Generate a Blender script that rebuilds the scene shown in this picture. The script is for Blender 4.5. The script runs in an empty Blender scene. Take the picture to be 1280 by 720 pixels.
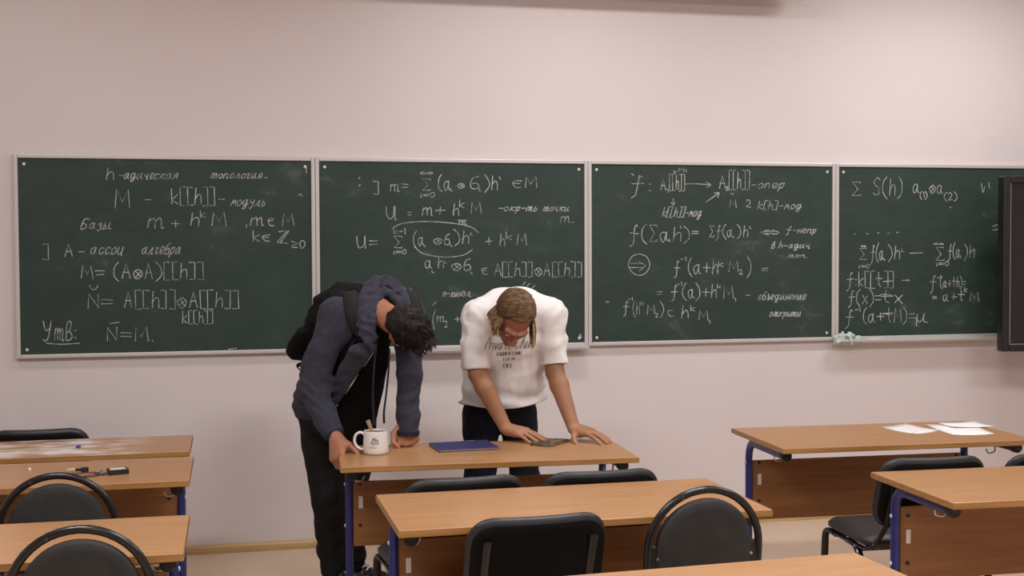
import bpy, bmesh, math, random
import numpy as np
from mathutils import Vector, Matrix, Quaternion
from mathutils.bvhtree import BVHTree
import openvdb

C = bpy.context.scene.collection
SC = bpy.context.scene

# ------------------------------------------------------------------ camera
YAW, PITCH, ROLL = 0.2231, 0.0335, -0.0043
CAM = Vector((0.0, -6.7255, 1.6216))
fw = Vector((math.sin(YAW)*math.cos(PITCH), math.cos(YAW)*math.cos(PITCH), -math.sin(PITCH)))
rt = Vector((math.cos(YAW), -math.sin(YAW), 0))
up = rt.cross(fw)
r2 = rt*math.cos(ROLL) + up*math.sin(ROLL)
u2 = -rt*math.sin(ROLL) + up*math.cos(ROLL)
cd = bpy.data.cameras.new('camera')
cd.sensor_width = 36.0
cd.lens = 1550.6/1280*36.0
cd.clip_start = 0.05
cam = bpy.data.objects.new('camera', cd)
C.objects.link(cam)
cam.matrix_world = Matrix(((r2.x, u2.x, -fw.x, CAM.x), (r2.y, u2.y, -fw.y, CAM.y), (r2.z, u2.z, -fw.z, CAM.z), (0, 0, 0, 1)))
SC.camera = cam

# ------------------------------------------------------------------ world, lights, exposure
w = bpy.data.worlds.new('World')
SC.world = w
w.use_nodes = True
w.node_tree.nodes['Background'].inputs[0].default_value = (0.9, 0.95, 1.0, 1)
w.node_tree.nodes['Background'].inputs[1].default_value = 0.0
SC.view_settings.view_transform = 'Standard'
SC.view_settings.look = 'None'
SC.view_settings.gamma = 1
SC.view_settings.use_curve_mapping = False
SC.view_settings.exposure = -0.04

# fluorescent ceiling panels: (x, y, watts)
CEIL = 3.45
LAMPS = [(-1.1, -1.2, 6), (1.75, -1.2, 20), (4.1, -1.2, 29), (-0.8, -3.8, 56), (1.75, -3.8, 66), (4.3, -3.8, 36), (0.2, -6.6, 24), (3.0, -6.6, 24)]
def lamp_light(x, y, watts):
    ld = bpy.data.lights.new('panel_light', 'AREA')
    ld.shape = 'RECTANGLE'; ld.size = 1.16; ld.size_y = 0.26
    ld.energy = watts; ld.color = (1.0, 0.975, 0.98)
    lo = bpy.data.objects.new('panel_light', ld)
    C.objects.link(lo); lo.location = (x, y, CEIL-0.085)
for _x, _y, _p in LAMPS: lamp_light(_x, _y, _p)

# ------------------------------------------------------------------ helpers
def tag(o, label=None, cat=None, group=None, kind=None):
    if label: o['label'] = label
    if cat: o['category'] = cat
    if group: o['group'] = group
    if kind: o['kind'] = kind
    return o

def empty(name, loc=(0, 0, 0), rz=0.0, **k):
    o = bpy.data.objects.new(name, None)
    C.objects.link(o); o.location = loc; o.rotation_euler = (0, 0, rz)
    o.empty_display_size = 0.1
    return tag(o, **k)

def copy_tree(o, parent=None):
    c = o.copy(); C.objects.link(c)
    if parent: c.parent = parent
    for ch in list(o.children): copy_tree(ch, c)
    return c

class MB:
    """collects shapes into one mesh"""
    def __init__(s): s.bm = bmesh.new()
    def box(s, c, d, rot=None):
        r = bmesh.ops.create_cube(s.bm, size=1.0)
        m = Matrix.Translation(c) @ (rot.to_4x4() if rot else Matrix.Identity(4)) @ Matrix.Diagonal((d[0], d[1], d[2], 1))
        bmesh.ops.transform(s.bm, matrix=m, verts=r['verts'])
        return s
    def cyl(s, a, b, r, seg=16, r2=None):
        a, b = Vector(a), Vector(b); d = b-a
        q = d.to_track_quat('Z', 'Y').to_matrix().to_4x4()
        k = bmesh.ops.create_cone(s.bm, cap_ends=True, segments=seg, radius1=r, radius2=r if r2 is None else r2, depth=d.length)
        bmesh.ops.transform(s.bm, matrix=Matrix.Translation((a+b)/2) @ q, verts=k['verts'])
        return s
    def ball(s, c, r, seg=16, sc=(1, 1, 1)):
        k = bmesh.ops.create_uvsphere(s.bm, u_segments=seg, v_segments=max(6, seg//2), radius=r)
        bmesh.ops.transform(s.bm, matrix=Matrix.Translation(c) @ Matrix.Diagonal((*sc, 1)), verts=k['verts'])
        return s
    def tube(s, pts, r, seg=10, ry=None, closed=False, up=(0, 0, 1), caps=True):
        """sweep an oval (r wide, ry the other way) along pts"""
        pts = [Vector(p) for p in pts]; n = len(pts)
        ry = r if ry is None else ry
        rings = []; prev = None
        for i, p in enumerate(pts):
            if closed: t = pts[(i+1) % n]-pts[i-1]
            else: t = pts[min(i+1, n-1)]-pts[max(i-1, 0)]
            t.normalize()
            if prev is None:
                u = Vector(up)-t*t.dot(Vector(up))
                if u.length < 1e-4: u = t.orthogonal()
            else: u = prev-t*t.dot(prev)
            u.normalize(); prev = u; v = t.cross(u)
            rr = r[i] if isinstance(r, (list, tuple)) else r
            r_y = ry[i] if isinstance(ry, (list, tuple)) else ry
            rings.append([s.bm.verts.new(p+u*math.cos(2*math.pi*k/seg)*rr+v*math.sin(2*math.pi*k/seg)*r_y) for k in range(seg)])
        m = n if closed else n-1
        for i in range(m):
            a, b = rings[i], rings[(i+1) % n]
            for k in range(seg): s.bm.faces.new((a[k], a[(k+1) % seg], b[(k+1) % seg], b[k]))
        if caps and not closed:
            s.bm.faces.new(list(reversed(rings[0]))); s.bm.faces.new(rings[-1])
        return s
    def lathe(s, prof, seg=32, c=(0, 0, 0)):
        rings = []
        for (r, z) in prof:
            if r < 1e-6: rings.append([s.bm.verts.new((c[0], c[1], c[2]+z))])
            else: rings.append([s.bm.verts.new((c[0]+r*math.cos(2*math.pi*k/seg), c[1]+r*math.sin(2*math.pi*k/seg), c[2]+z)) for k in range(seg)])
        for a, b in zip(rings, rings[1:]):
            for k in range(seg):
                k2 = (k+1) % seg
                if len(a) == 1 and len(b) == 1: continue
                if len(a) == 1: s.bm.faces.new((a[0], b[k2], b[k]))
                elif len(b) == 1: s.bm.faces.new((a[k], a[k2], b[0]))
                else: s.bm.faces.new((a[k], a[k2], b[k2], b[k]))
        return s
    def prism(s, outline, t, mat=None):
        """outline in local x,y, thickness t along local z (from 0), placed with mat"""
        n = len(outline); m = mat or Matrix.Identity(4)
        lo = [s.bm.verts.new(m @ Vector((x, y, 0))) for x, y in outline]
        hi = [s.bm.verts.new(m @ Vector((x, y, t))) for x, y in outline]
        s.bm.faces.new(list(reversed(lo))); s.bm.faces.new(hi)
        for i in range(n): s.bm.faces.new((lo[i], lo[(i+1) % n], hi[(i+1) % n], hi[i]))
        return s
    def build(s, name, mat, parent=None, smooth=False, bevel=0.0, seg=2, sub=0, loc=None, label=None, ang=35):
        bmesh.ops.recalc_face_normals(s.bm, faces=s.bm.faces)
        me = bpy.data.meshes.new(name); s.bm.to_mesh(me); s.bm.free()
        o = bpy.data.objects.new(name, me); C.objects.link(o)
        for m in (mat if isinstance(mat, (list, tuple)) else [mat]): me.materials.append(m)
        if parent: o.parent = parent
        if loc: o.location = loc
        if bevel:
            b = o.modifiers.new('b', 'BEVEL'); b.width = bevel; b.segments = seg; b.limit_method = 'ANGLE'; b.angle_limit = math.radians(40)
        if sub:
            b = o.modifiers.new('s', 'SUBSURF'); b.levels = sub; b.render_levels = sub
        if smooth or sub:
            me.shade_smooth()
            if smooth and not sub: me.set_sharp_from_angle(angle=math.radians(ang))
        if label: o['label'] = label
        return o

def rrect(w, h, r, n=6):
    out = []
    for cx, cy, a0 in ((w/2-r, h/2-r, 0), (-w/2+r, h/2-r, 90), (-w/2+r, -h/2+r, 180), (w/2-r, -h/2+r, 270)):
        for k in range(n+1):
            a = math.radians(a0+90*k/n); out.append((cx+r*math.cos(a), cy+r*math.sin(a)))
    return out

def fillet(pts, r, n=6):
    """round the corners of an open polyline"""
    pts = [Vector(p) for p in pts]; out = [pts[0]]
    for a, b, c in zip(pts, pts[1:], pts[2:]):
        d1, d2 = (a-b), (c-b)
        k = min(r, d1.length*.45, d2.length*.45)
        p, q = b+d1.normalized()*k, b+d2.normalized()*k
        for i in range(n+1):
            t = i/n; out.append(p*(1-t)**2+b*2*t*(1-t)+q*t*t)
    out.append(pts[-1]); return out

def catmull(pts, n=6):
    pts = [Vector(p) for p in pts]; P = [pts[0]*2-pts[1]]+pts+[pts[-1]*2-pts[-2]]; out = []
    for i in range(1, len(P)-2):
        a, b, c, d = P[i-1:i+3]
        for k in range(n):
            t = k/n
            out.append(.5*((2*b)+(c-a)*t+(2*a-5*b+4*c-d)*t*t+(3*b-a-3*c+d)*t**3))
    out.append(pts[-1]); return out

# ------------------------------------------------------------------ materials
def srgb(r, g, b):
    f = lambda c: (c/255/12.92 if c/255 <= .04045 else ((c/255+.055)/1.055)**2.4)
    return (f(r), f(g), f(b), 1)

def mat(name, col, rough=.5, metal=0.0, col2=None, nscale=20, stretch=(1, 1, 1), bump=0.0, bscale=None, spec=.5, lo=.35, hi=.65, detail=4, coat=0, sheen=0, sss=0):
    m = bpy.data.materials.new(name); m.use_nodes = True
    nt = m.node_tree; b = nt.nodes['Principled BSDF']
    b.inputs['Base Color'].default_value = col
    b.inputs['Roughness'].default_value = rough; b.inputs['Metallic'].default_value = metal
    b.inputs['Specular IOR Level'].default_value = spec
    if coat: b.inputs['Coat Weight'].default_value = coat; b.inputs['Coat Roughness'].default_value = .2
    if sheen: b.inputs['Sheen Weight'].default_value = sheen; b.inputs['Sheen Roughness'].default_value = .5
    if sss:
        b.inputs['Subsurface Weight'].default_value = sss; b.inputs['Subsurface Radius'].default_value = (.012, .005, .003); b.inputs['Subsurface Scale'].default_value = 1.0
    tc = nt.nodes.new('ShaderNodeTexCoord'); mp = nt.nodes.new('ShaderNodeMapping')
    mp.inputs['Scale'].default_value = stretch
    nt.links.new(tc.outputs['Object'], mp.inputs[0])
    if col2:
        n = nt.nodes.new('ShaderNodeTexNoise'); n.inputs['Scale'].default_value = nscale; n.inputs['Detail'].default_value = detail
        r = nt.nodes.new('ShaderNodeValToRGB'); r.color_ramp.elements[0].position = lo; r.color_ramp.elements[1].position = hi
        r.color_ramp.elements[0].color = col; r.color_ramp.elements[1].color = col2
        nt.links.new(mp.outputs[0], n.inputs['Vector']); nt.links.new(n.outputs[0], r.inputs[0]); nt.links.new(r.outputs[0], b.inputs['Base Color'])
    if bump:
        n2 = nt.nodes.new('ShaderNodeTexNoise'); n2.inputs['Scale'].default_value = bscale or nscale; n2.inputs['Detail'].default_value = 3
        bp = nt.nodes.new('ShaderNodeBump'); bp.inputs['Strength'].default_value = bump; bp.inputs['Distance'].default_value = .002
        nt.links.new(mp.outputs[0], n2.inputs['Vector']); nt.links.new(n2.outputs[0], bp.inputs['Height']); nt.links.new(bp.outputs[0], b.inputs['Normal'])
    return m

M = {}
M['wall'] = mat('wall_paint', (.70, .638, .636, 1), .85, col2=(.72, .656, .654, 1), nscale=1.3, bump=.15, bscale=180, spec=.2)
M['ceiling'] = mat('ceiling_white', (.75, .73, .70, 1), .9, spec=.2)
M['floor'] = mat('floor_linoleum', (.54, .405, .30, 1), .55, col2=(.59, .45, .34, 1), nscale=2.2, detail=8, spec=.3)
M['skirt'] = mat('skirting_wood', srgb(200, 172, 122), .45, col2=srgb(182, 150, 100), nscale=8, stretch=(.4, 6, 6))
M['wood'] = mat('beech_laminate', srgb(182, 138, 97), .29, col2=srgb(160, 115, 75), nscale=5.5, stretch=(.55, 9, 9), detail=6, lo=.25, hi=.8, spec=.45)
M['edge'] = mat('desk_edge_band', srgb(172, 126, 74), .4, col2=srgb(152, 108, 58), nscale=6, stretch=(.6, 6, 12))
M['shaded_panelwood'] = mat('shaded_panel_laminate', srgb(156, 107, 62), .4, col2=srgb(130, 86, 46), nscale=5, stretch=(.5, 9, 9), detail=6, lo=.25, hi=.8)  # same wood as the desktops, with the shade below them mixed into the colour
M['blue'] = mat('blue_enamel', srgb(36, 42, 108), .35, col2=srgb(44, 50, 118), nscale=30)
M['blackplastic'] = mat('black_plastic', (.012, .012, .013, 1), .45)
M['leather'] = mat('dark_grey_leatherette', (.015, .016, .017, 1), .42, col2=(.020, .021, .022, 1), nscale=14, bump=.35, bscale=160)
M['shell'] = mat('black_back_shell', (.004, .004, .0045, 1), .6, spec=.15)
M['chairtube'] = mat('black_painted_tube', (.010, .010, .011, 1), .25, col2=(.20, .19, .18, 1), nscale=26, lo=.66, hi=.72, detail=5)
M['fabricgrey'] = mat('dark_grey_back_pad', (.020, .020, .019, 1), .8, col2=(.032, .031, .030, 1), nscale=10, bump=.3, bscale=220)
M['alu'] = mat('satin_aluminium', (.60, .57, .565, 1), .42, .25)
M['screw'] = mat('nickel_screw', (.72, .71, .68, 1), .4, .2)
M['white'] = mat('white_paper', (.80, .78, .77, 1), .8)
M['metal'] = mat('steel', (.55, .54, .52, 1), .3, 1.0)
# ------------------------------------------------------------------ the room
X0, X1, Y0, YF = -3.6, 6.6, -9.2, 0.0
MB().box(((X0+X1)/2, .08, CEIL/2), (X1-X0+.32, .16, CEIL)).build('wall_front', M['wall'])
MB().box((X0-.08, (Y0+YF)/2, CEIL/2), (.16, YF-Y0, CEIL)).build('wall_left', M['wall'])
MB().box((X1+.08, (Y0+YF)/2, CEIL/2), (.16, YF-Y0, CEIL)).build('wall_right', M['wall'])
MB().box(((X0+X1)/2, Y0-.08, CEIL/2), (X1-X0+.32, .16, CEIL)).build('wall_back', M['wall'])
MB().box(((X0+X1)/2, (Y0+YF)/2, -.05), (X1-X0+.32, YF-Y0+.32, .1)).build('floor', M['floor'])
MB().box(((X0+X1)/2, (Y0+YF)/2, CEIL+.05), (X1-X0+.32, YF-Y0+.32, .1)).build('ceiling', M['ceiling'])
for n in ('wall_front', 'wall_left', 'wall_right', 'wall_back', 'floor', 'ceiling'): bpy.data.objects[n]['kind'] = 'structure'
sk = MB()
sk.prism([(0, 0), (-.016, 0), (-.016, .034), (-.009, .046), (0, .048)], X1-X0, Matrix(((0, 0, 1, X0), (1, 0, 0, 0), (0, 1, 0, 0), (0, 0, 0, 1))))
tag(sk.build('baseboard_front', M['skirt']), kind='structure')

# ceiling luminaires (their light is set at the top)
M['diffuser'] = mat('lamp_diffuser', (.9, .9, .88, 1), .5)
_b = M['diffuser'].node_tree.nodes['Principled BSDF']
_b.inputs['Emission Color'].default_value = (1, .96, .9, 1); _b.inputs['Emission Strength'].default_value = 2.5
WHERE = ['front row by the left wall', 'front row in the middle', 'front row by the right wall', 'middle row by the left wall', 'middle row in the middle',
         'middle row by the right wall', 'back row left', 'back row right']
for (x, y, p), wh in zip(LAMPS, WHERE):
    t = empty('ceiling_light', (x, y, CEIL), label='white fluorescent ceiling light, '+wh, cat='ceiling light', group='ceiling lights')
    f = MB(); 
    f.box((0, .16, -.03), (1.24, .02, .06)).box((0, -.16, -.03), (1.24, .02, .06)).box((.61, 0, -.03), (.02, .34, .06)).box((-.61, 0, -.03), (.02, .34, .06))
    f.build('frame', M['white'], t)
    MB().box((0, 0, -.03), (1.2, .30, .06)).build('diffuser', M['diffuser'], t)

# rolled-up projection screen case high on the wall
t = empty('projection_screen_case', (1.93, 0, 3.022), label='white rolled-up projection screen case high on the wall above the chalkboard', cat='projection screen')
MB().prism([(-.13, 0), (-.225, 0), (-.24, .015), (-.24, .095), (-.225, .11), (-.13, .11)], 2.5, Matrix(((0, 0, 1, -1.25), (1, 0, 0, 0), (0, 1, 0, 0), (0, 0, 0, 1)))).build('case', M['white'], t, bevel=.004)
for s in (-1, 1):
    MB().box((s*1.262, -.185, .054), (.024, .125, .118)).build('end_cap', M['alu'], t, bevel=.006)
    MB().box((s*.95, -.066, .085), (.05, .132, .012)).build('wall_bracket', M['alu'], t)

# ------------------------------------------------------------------ chalkboards
PW, PH, GAP, BX, BZ = 1.470, 1.0, .0429, -1.0460, 1.0805
def board_mat():
    m = bpy.data.materials.new('green_chalkboard'); m.use_nodes = True
    nt = m.node_tree; b = nt.nodes['Principled BSDF']; N = nt.nodes.new; L = nt.links.new
    b.inputs['Roughness'].default_value = .6; b.inputs['Specular IOR Level'].default_value = .35
    geo = N('ShaderNodeNewGeometry'); mp = N('ShaderNodeMapping'); mp.inputs['Scale'].default_value = (1, 1, 1.6)
    mp.inputs['Rotation'].default_value = (0, .5, 0)
    L(geo.outputs['Position'], mp.inputs[0])
    n1 = N('ShaderNodeTexNoise'); n1.inputs['Scale'].default_value = 2.2; n1.inputs['Detail'].default_value = 6; n1.inputs['Distortion'].default_value = .8
    n2 = N('ShaderNodeTexNoise'); n2.inputs['Scale'].default_value = 9; n2.inputs['Detail'].default_value = 8; n2.inputs['Roughness'].default_value = .7
    L(mp.outputs[0], n1.inputs[0]); L(mp.outputs[0], n2.inputs[0])
    mu = N('ShaderNodeMath'); mu.operation = 'MULTIPLY'; L(n1.outputs[0], mu.inputs[0]); L(n2.outputs[0], mu.inputs[1])
    r = N('ShaderNodeValToRGB'); e = r.color_ramp.elements
    e[0].position = .17; e[0].color = (.022, .042, .034, 1)
    e[1].position = .50; e[1].color = (.095, .118, .106, 1)
    k = r.color_ramp.elements.new(.34); k.color = (.030, .053, .043, 1)
    L(mu.outputs[0], r.inputs[0]); L(r.outputs[0], b.inputs['Base Color'])
    return m
M['board'] = board_mat()
BLAB = ['green chalkboard panel furthest left, top line reading h-adic topology, no chalk tray',
        'green chalkboard panel behind the two leaning men',
        'green chalkboard panel with a circled double arrow, left of the rag',
        'green chalkboard panel partly covered by the black display, rag on its tray']
boards = []
def panel_x(i): return BX+i*(PW+GAP)
for i in range(4):
    t = empty('chalkboard', (panel_x(i), 0, BZ), label=BLAB[i], cat='chalkboard', group='chalkboard panels on the front wall')
    boards.append(t)
    MB().box((PW/2, -.012, PH/2), (PW, .022, PH)).build('writing_surface', M['board'], t)
    f = MB(); fwid = GAP/2-.0006
    f.box((-fwid/2, -.016, PH/2), (fwid, .032, PH+2*fwid)).box((PW+fwid/2, -.016, PH/2), (fwid, .032, PH+2*fwid))
    f.box((PW/2, -.016, PH+fwid/2), (PW, .032, fwid)).box((PW/2, -.016, -fwid/2), (PW, .032, fwid))
    f.build('frame', M['alu'], t, bevel=.004)
    if i in (1, 3):
        g = MB(); g.prism([(-.030, -.030), (-.085, -.030), (-.092, -.026), (-.092, -.012), (-.088, -.012), (-.086, -.024), (-.030, -.024)], PW+.02,
                          Matrix(((0, 0, 1, -.01), (1, 0, 0, 0), (0, 1, 0, 0), (0, 0, 0, 1))))
        g.build('chalk_tray', M['alu'], t)
    for (sx, sz) in ((.03, PH-.03), (PW-.03, PH-.03), (.03, .025), (PW-.03, .025)):
        MB().cyl((sx, -.022, sz), (sx, -.026, sz), .008, 12).build('screw', M['screw'], t, bevel=.0015)

# ------------------------------------------------------------------ black interactive display at the right edge
t = empty('interactive_display', (4.365, -.32, .998), -.14, label='black framed flat panel display in front of the right chalkboard', cat='display')
M['screen'] = mat('dark_glass_screen', (.012, .012, .013, 1), .12, spec=.6)
DW, DH = 1.60, 1.02
f = MB(); bz = .042
f.box((bz/2, 0, DH/2), (bz, .075, DH)).box((DW-bz/2, 0, DH/2), (bz, .075, DH)).box((DW/2, 0, DH-bz/2), (DW-2*bz, .075, bz)).box((DW/2, 0, bz/2), (DW-2*bz, .075, bz))
f.build('bezel', mat('black_satin_bezel', (.012, .012, .013, 1), .38), t, bevel=.008, seg=3)
MB().box((DW/2, .008, DH/2), (DW-2*bz+.004, .06, DH-2*bz+.004)).build('screen', M['screen'], t)
g = MB()
g.box((bz+.002, -.031, DH/2), (.004, .006, DH-2*bz)).box((DW/2, -.031, bz+.002), (DW-2*bz, .006, .004))
g.build('inner_trim', M['metal'], t)
b = MB(); b.box((DW/2, .055, DH/2), (.5, .035, .42)).box((DW/2+.02, .22, DH/2), (.07, .36, .10), Matrix.Rotation(.14, 3, 'Z')).box((DW/2+.06, .412, DH/2), (.42, .02, .36), Matrix.Rotation(.14, 3, 'Z'))
b.build('wall_bracket', M['blackplastic'], t)
# ------------------------------------------------------------------ desks
TZ = .75
def make_desk(name_lab, bl, rz, depth, width=1.22, group='two-seat desks', smear=False, hooks=True, pz=.470):
    """bl = back-left corner of the top (x, y); the desk runs +x and -y from it"""
    t = empty('student_desk', (bl[0], bl[1], 0), rz, label=name_lab, cat='desk', group=group)
    W, D = width, depth; th = .024
    top = MB(); top.box((W/2, -D/2, TZ-th/2), (W, D, th))
    tp = top.build('desktop', M['smear'] if smear else M['wood'], t, bevel=.0025)
    # edge banding on the four sides
    e = MB(); k = .0012; ring = []
    for z in (TZ-th+.0025, TZ-.0025): ring.append([e.bm.verts.new((x, y, z)) for x, y in ((-k, k), (-k, -D-k), (W+k, -D-k), (W+k, k))])
    for q in range(4): e.bm.faces.new((ring[0][q], ring[0][(q+1) % 4], ring[1][(q+1) % 4], ring[1][q]))
    e.build('edge_band', M['edge'], tp)
    for s, lx in ((-1, .048), (1, W-.048)):
        py, fy = -.10, -D+.10
        leg = MB(); z1 = TZ-th-.022
        pts = fillet([(lx, py, .03), (lx, py, z1), (lx, fy, z1)], .09, 8)
        leg.tube(pts, .022, 14, .016, up=(0, 1, 0))
        lo = leg.build('leg', M['blue'], t, smooth=True)
        ft = MB(); ft.tube([(lx, -.02, .022), (lx, -D+.03, .022)], .020, 12, .018); ft.build('foot', M['blue'], lo, smooth=True)
        cap = MB(); cap.cyl((lx, fy+.004, z1), (lx, fy-.030, z1), .0245, 14); cap.build('end_cap', M['blackplastic'], lo, smooth=True, bevel=.004)
        for yy in (-.03, -D+.045): MB().cyl((lx, yy, .0), (lx, yy, .012), .016, 12).build('floor_glide', M['blackplastic'], lo)
        for z in (.60, .42): MB().ball((lx+s*.017, py, z), .008, 10, (.6, 1, 1)).build('bolt_head', M['screw'], lo, smooth=True)
        if hooks:
            h = MB(); hy = -D*.62
            h.tube(fillet([(lx-s*.010, hy, z1-.012), (lx-s*.010, hy, z1-.045), (lx-s*.045, hy, z1-.052), (lx-s*.055, hy, z1-.030)], .014, 4), .004, 8)
            h.build('bag_hook', M['metal'], lo, smooth=True)
    pn = MB(); pn.box((W/2, -.10, pz), (W-.096-.036, .016, .28)); p = pn.build('modesty_panel', M['shaded_panelwood'], t, bevel=.0015)
    for x in (.095, W-.095):
        for z in (.60, .42): MB().cyl((x, -.1075, z), (x, -.112, z), .0075, 10).build('panel_bolt', M['blackplastic'], p)
    MB().box((.098, -.1085, .520), (.018, .001, .052)).build('paper_sticker', M['white'], p)
    return t

def smear_mat():
    m = M['wood'].copy(); m.name = 'chalk_dusted_laminate'; nt = m.node_tree; N = nt.nodes.new; L = nt.links.new
    b = nt.nodes['Principled BSDF']; src = b.inputs['Base Color'].links[0].from_socket
    tc = N('ShaderNodeTexCoord'); mp = N('ShaderNodeMapping'); mp.inputs['Scale'].default_value = (4.0, 7.5, 1)
    L(tc.outputs['Object'], mp.inputs[0])
    n = N('ShaderNodeTexNoise'); n.inputs['Scale'].default_value = 1.6; n.inputs['Detail'].default_value = 7; L(mp.outputs[0], n.inputs[0])
    r = N('ShaderNodeValToRGB'); r.color_ramp.elements[0].position = .40; r.color_ramp.elements[1].position = .60; L(n.outputs[0], r.inputs[0])
    # a patch centred on the smudged stretch of the top
    sx = N('ShaderNodeSeparateXYZ'); L(tc.outputs['Object'], sx.inputs[0])
    d = N('ShaderNodeMath'); d.operation = 'SUBTRACT'; L(sx.outputs[0], d.inputs[0]); d.inputs[1].default_value = .55
    a = N('ShaderNodeMath'); a.operation = 'ABSOLUTE'; L(d.outputs[0], a.inputs[0])
    mr = N('ShaderNodeMapRange'); L(a.outputs[0], mr.inputs[0]); mr.inputs[1].default_value = .2; mr.inputs[2].default_value = .52; mr.inputs[3].default_value = 1; mr.inputs[4].default_value = 0
    mu = N('ShaderNodeMath'); mu.operation = 'MULTIPLY'; L(r.outputs[0], mu.inputs[0]); L(mr.outputs[0], mu.inputs[1])
    mx = N('ShaderNodeMix'); mx.data_type = 'RGBA'; L(mu.outputs[0], mx.inputs[0]); L(src, mx.inputs[6]); mx.inputs[7].default_value = (.80, .74, .70, 1)
    L(mx.outputs[2], b.inputs['Base Color']); return m
M['smear'] = smear_mat()

make_desk('wooden desk with blue legs that the two men lean on', (.445, -1.275), math.radians(-3.0), .535)
make_desk('empty wooden desk with blue legs behind the two chairs, in front of the leaning men', (.49, -2.385), math.radians(.5), .575, 1.24)
make_desk('wooden desk with blue legs and white papers on it, close to the wall', (2.325, -1.205), math.radians(-2.3), .62, 1.20)
make_desk('bare wooden desk with blue legs at the right edge, a padded chair tucked behind it', (2.39, -2.41), math.radians(-2.0), .59, pz=.495)
make_desk('bare wooden desk in the foreground, mostly below the bottom of the view', (.50, -3.60), math.radians(3.0), .56)
make_desk('chalk-smudged wooden desk nearest the wall in the left column of desks', (-1.40, -.775), math.radians(0.0), .48, smear=True)
make_desk('wooden desk holding the small wired circuit in the left column of desks', (-1.38, -1.40), math.radians(0.0), .545)
make_desk('wooden desk between two round-backed chairs in the left column of desks', (-1.36, -2.565), math.radians(0.0), .525)

# ------------------------------------------------------------------ padded chair
def rot_x(a): return Matrix.Rotation(a, 4, 'X')
def pad(w, h, t, r, bend=0.0, puff=.3, nx=18, ny=14):
    """a soft rounded slab in local x,y, t thick along z"""
    bm = bmesh.new(); hi = {}; lo = {}
    def pt(u, v, s):
        # square to rounded rectangle
        x, y = u*w/2, v*h/2
        ex, ey = max(0, abs(x)-(w/2-r)), max(0, abs(y)-(h/2-r))
        d = math.hypot(ex, ey); m = max(ex, ey)
        if d > 1e-9:
            k = m/d; x = math.copysign(w/2-r+ex*k, x) if ex else x; y = math.copysign(h/2-r+ey*k, y) if ey else y
        e = max(abs(u), abs(v)); z = s*t/2*(1-max(0, (e-.80)/.20)**2.2*.75)*(1+puff*(1-e*e)*(1 if s > 0 else .2))
        return (x, y, z+bend*(2*x/w)**2)
    us = [math.sin(math.pi/2*(-1+2*i/nx)) for i in range(nx+1)]; vs = [math.sin(math.pi/2*(-1+2*j/ny)) for j in range(ny+1)]
    for i, u in enumerate(us):
        for j, v in enumerate(vs):
            hi[i, j] = bm.verts.new(pt(u, v, 1)); lo[i, j] = bm.verts.new(pt(u, v, -1))
    for i in range(nx):
        for j in range(ny):
            bm.faces.new((hi[i, j], hi[i+1, j], hi[i+1, j+1], hi[i, j+1])); bm.faces.new((lo[i, j], lo[i, j+1], lo[i+1, j+1], lo[i+1, j]))
    rim = [(i, 0) for i in range(nx)]+[(nx, j) for j in range(ny)]+[(i, ny) for i in range(nx, 0, -1)]+[(0, j) for j in range(ny, 0, -1)]
    for a, b in zip(rim, rim[1:]+rim[:1]): bm.faces.new((hi[a], lo[a], lo[b], hi[b]))
    return bm
def xform(bm, m): bmesh.ops.transform(bm, matrix=m, verts=bm.verts); return bm
def mbof(bm): k = MB(); k.bm.free(); k.bm = bm; return k

def make_padded_chair():
    t = empty('padded_chair')
    mbof(xform(pad(.47, .43, .055, .07), Matrix.Translation((0, 0, .435)))).build('seat', M['leather'], t, smooth=True, ang=80)
    R = Matrix.Translation((0, -.268, .642)) @ Matrix.Rotation(math.radians(16), 4, 'X') @ Matrix.Rotation(math.radians(90), 4, 'X') @ Matrix.Rotation(math.pi, 4, 'Y')
    bk = mbof(xform(pad(.455, .300, .042, .085, bend=.018), R @ Matrix.Translation((0, 0, .004)))).build('backrest', M['leather'], t, smooth=True, ang=80)
    mbof(xform(pad(.435, .280, .018, .08, bend=.018, puff=0), R @ Matrix.Translation((0, 0, -.020)))).build('back_shell', M['shell'], bk, smooth=True, ang=80)
    for s in (-1, 1):
        x = s*.225
        g = MB(); g.tube(fillet([(x, .235, .012), (x, .205, .408), (x*.98, .12, .404)], .05, 6), .0165, 10, .011, up=(1, 0, 0)); o = g.build('leg', M['chairtube'], t, smooth=True)
        MB().cyl((x, .235, 0), (x, .235, .02), .017, 12).build('foot_cap', M['blackplastic'], o)
        g = MB(); g.tube(fillet([(x, -.275, .012), (x, -.10, .404), (x*.98, .0, .404)], .05, 6), .0165, 10, .011, up=(1, 0, 0)); o = g.build('leg', M['chairtube'], t, smooth=True)
        MB().cyl((x, -.275, 0), (x, -.275, .02), .017, 12).build('foot_cap', M['blackplastic'], o)
        g = MB(); g.tube(fillet([(x*.98, .15, .404), (x*.98, -.195, .404), (s*.172, -.235, .50), (s*.172, -.318, .72)], .05, 6), .0135, 10, .008, up=(1, 0, 0)); g.build('back_support', M['chairtube'], t, smooth=True)
    g = MB(); g.tube([(-.22, .13, .396), (.22, .13, .396)], .010, 10).tube([(-.22, -.12, .396), (.22, -.12, .396)], .010, 10); g.build('seat_frame', M['chairtube'], t, smooth=True)
    return t

def place(proto, first, x, y, deg, label, cat, group):
    o = proto if first else copy_tree(proto)
    o.location = (x, y, 0); o.rotation_euler = (0, 0, math.radians(deg))
    tag(o, label, cat, group); return o
pc = make_padded_chair()
PG = 'padded office chairs'
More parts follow.
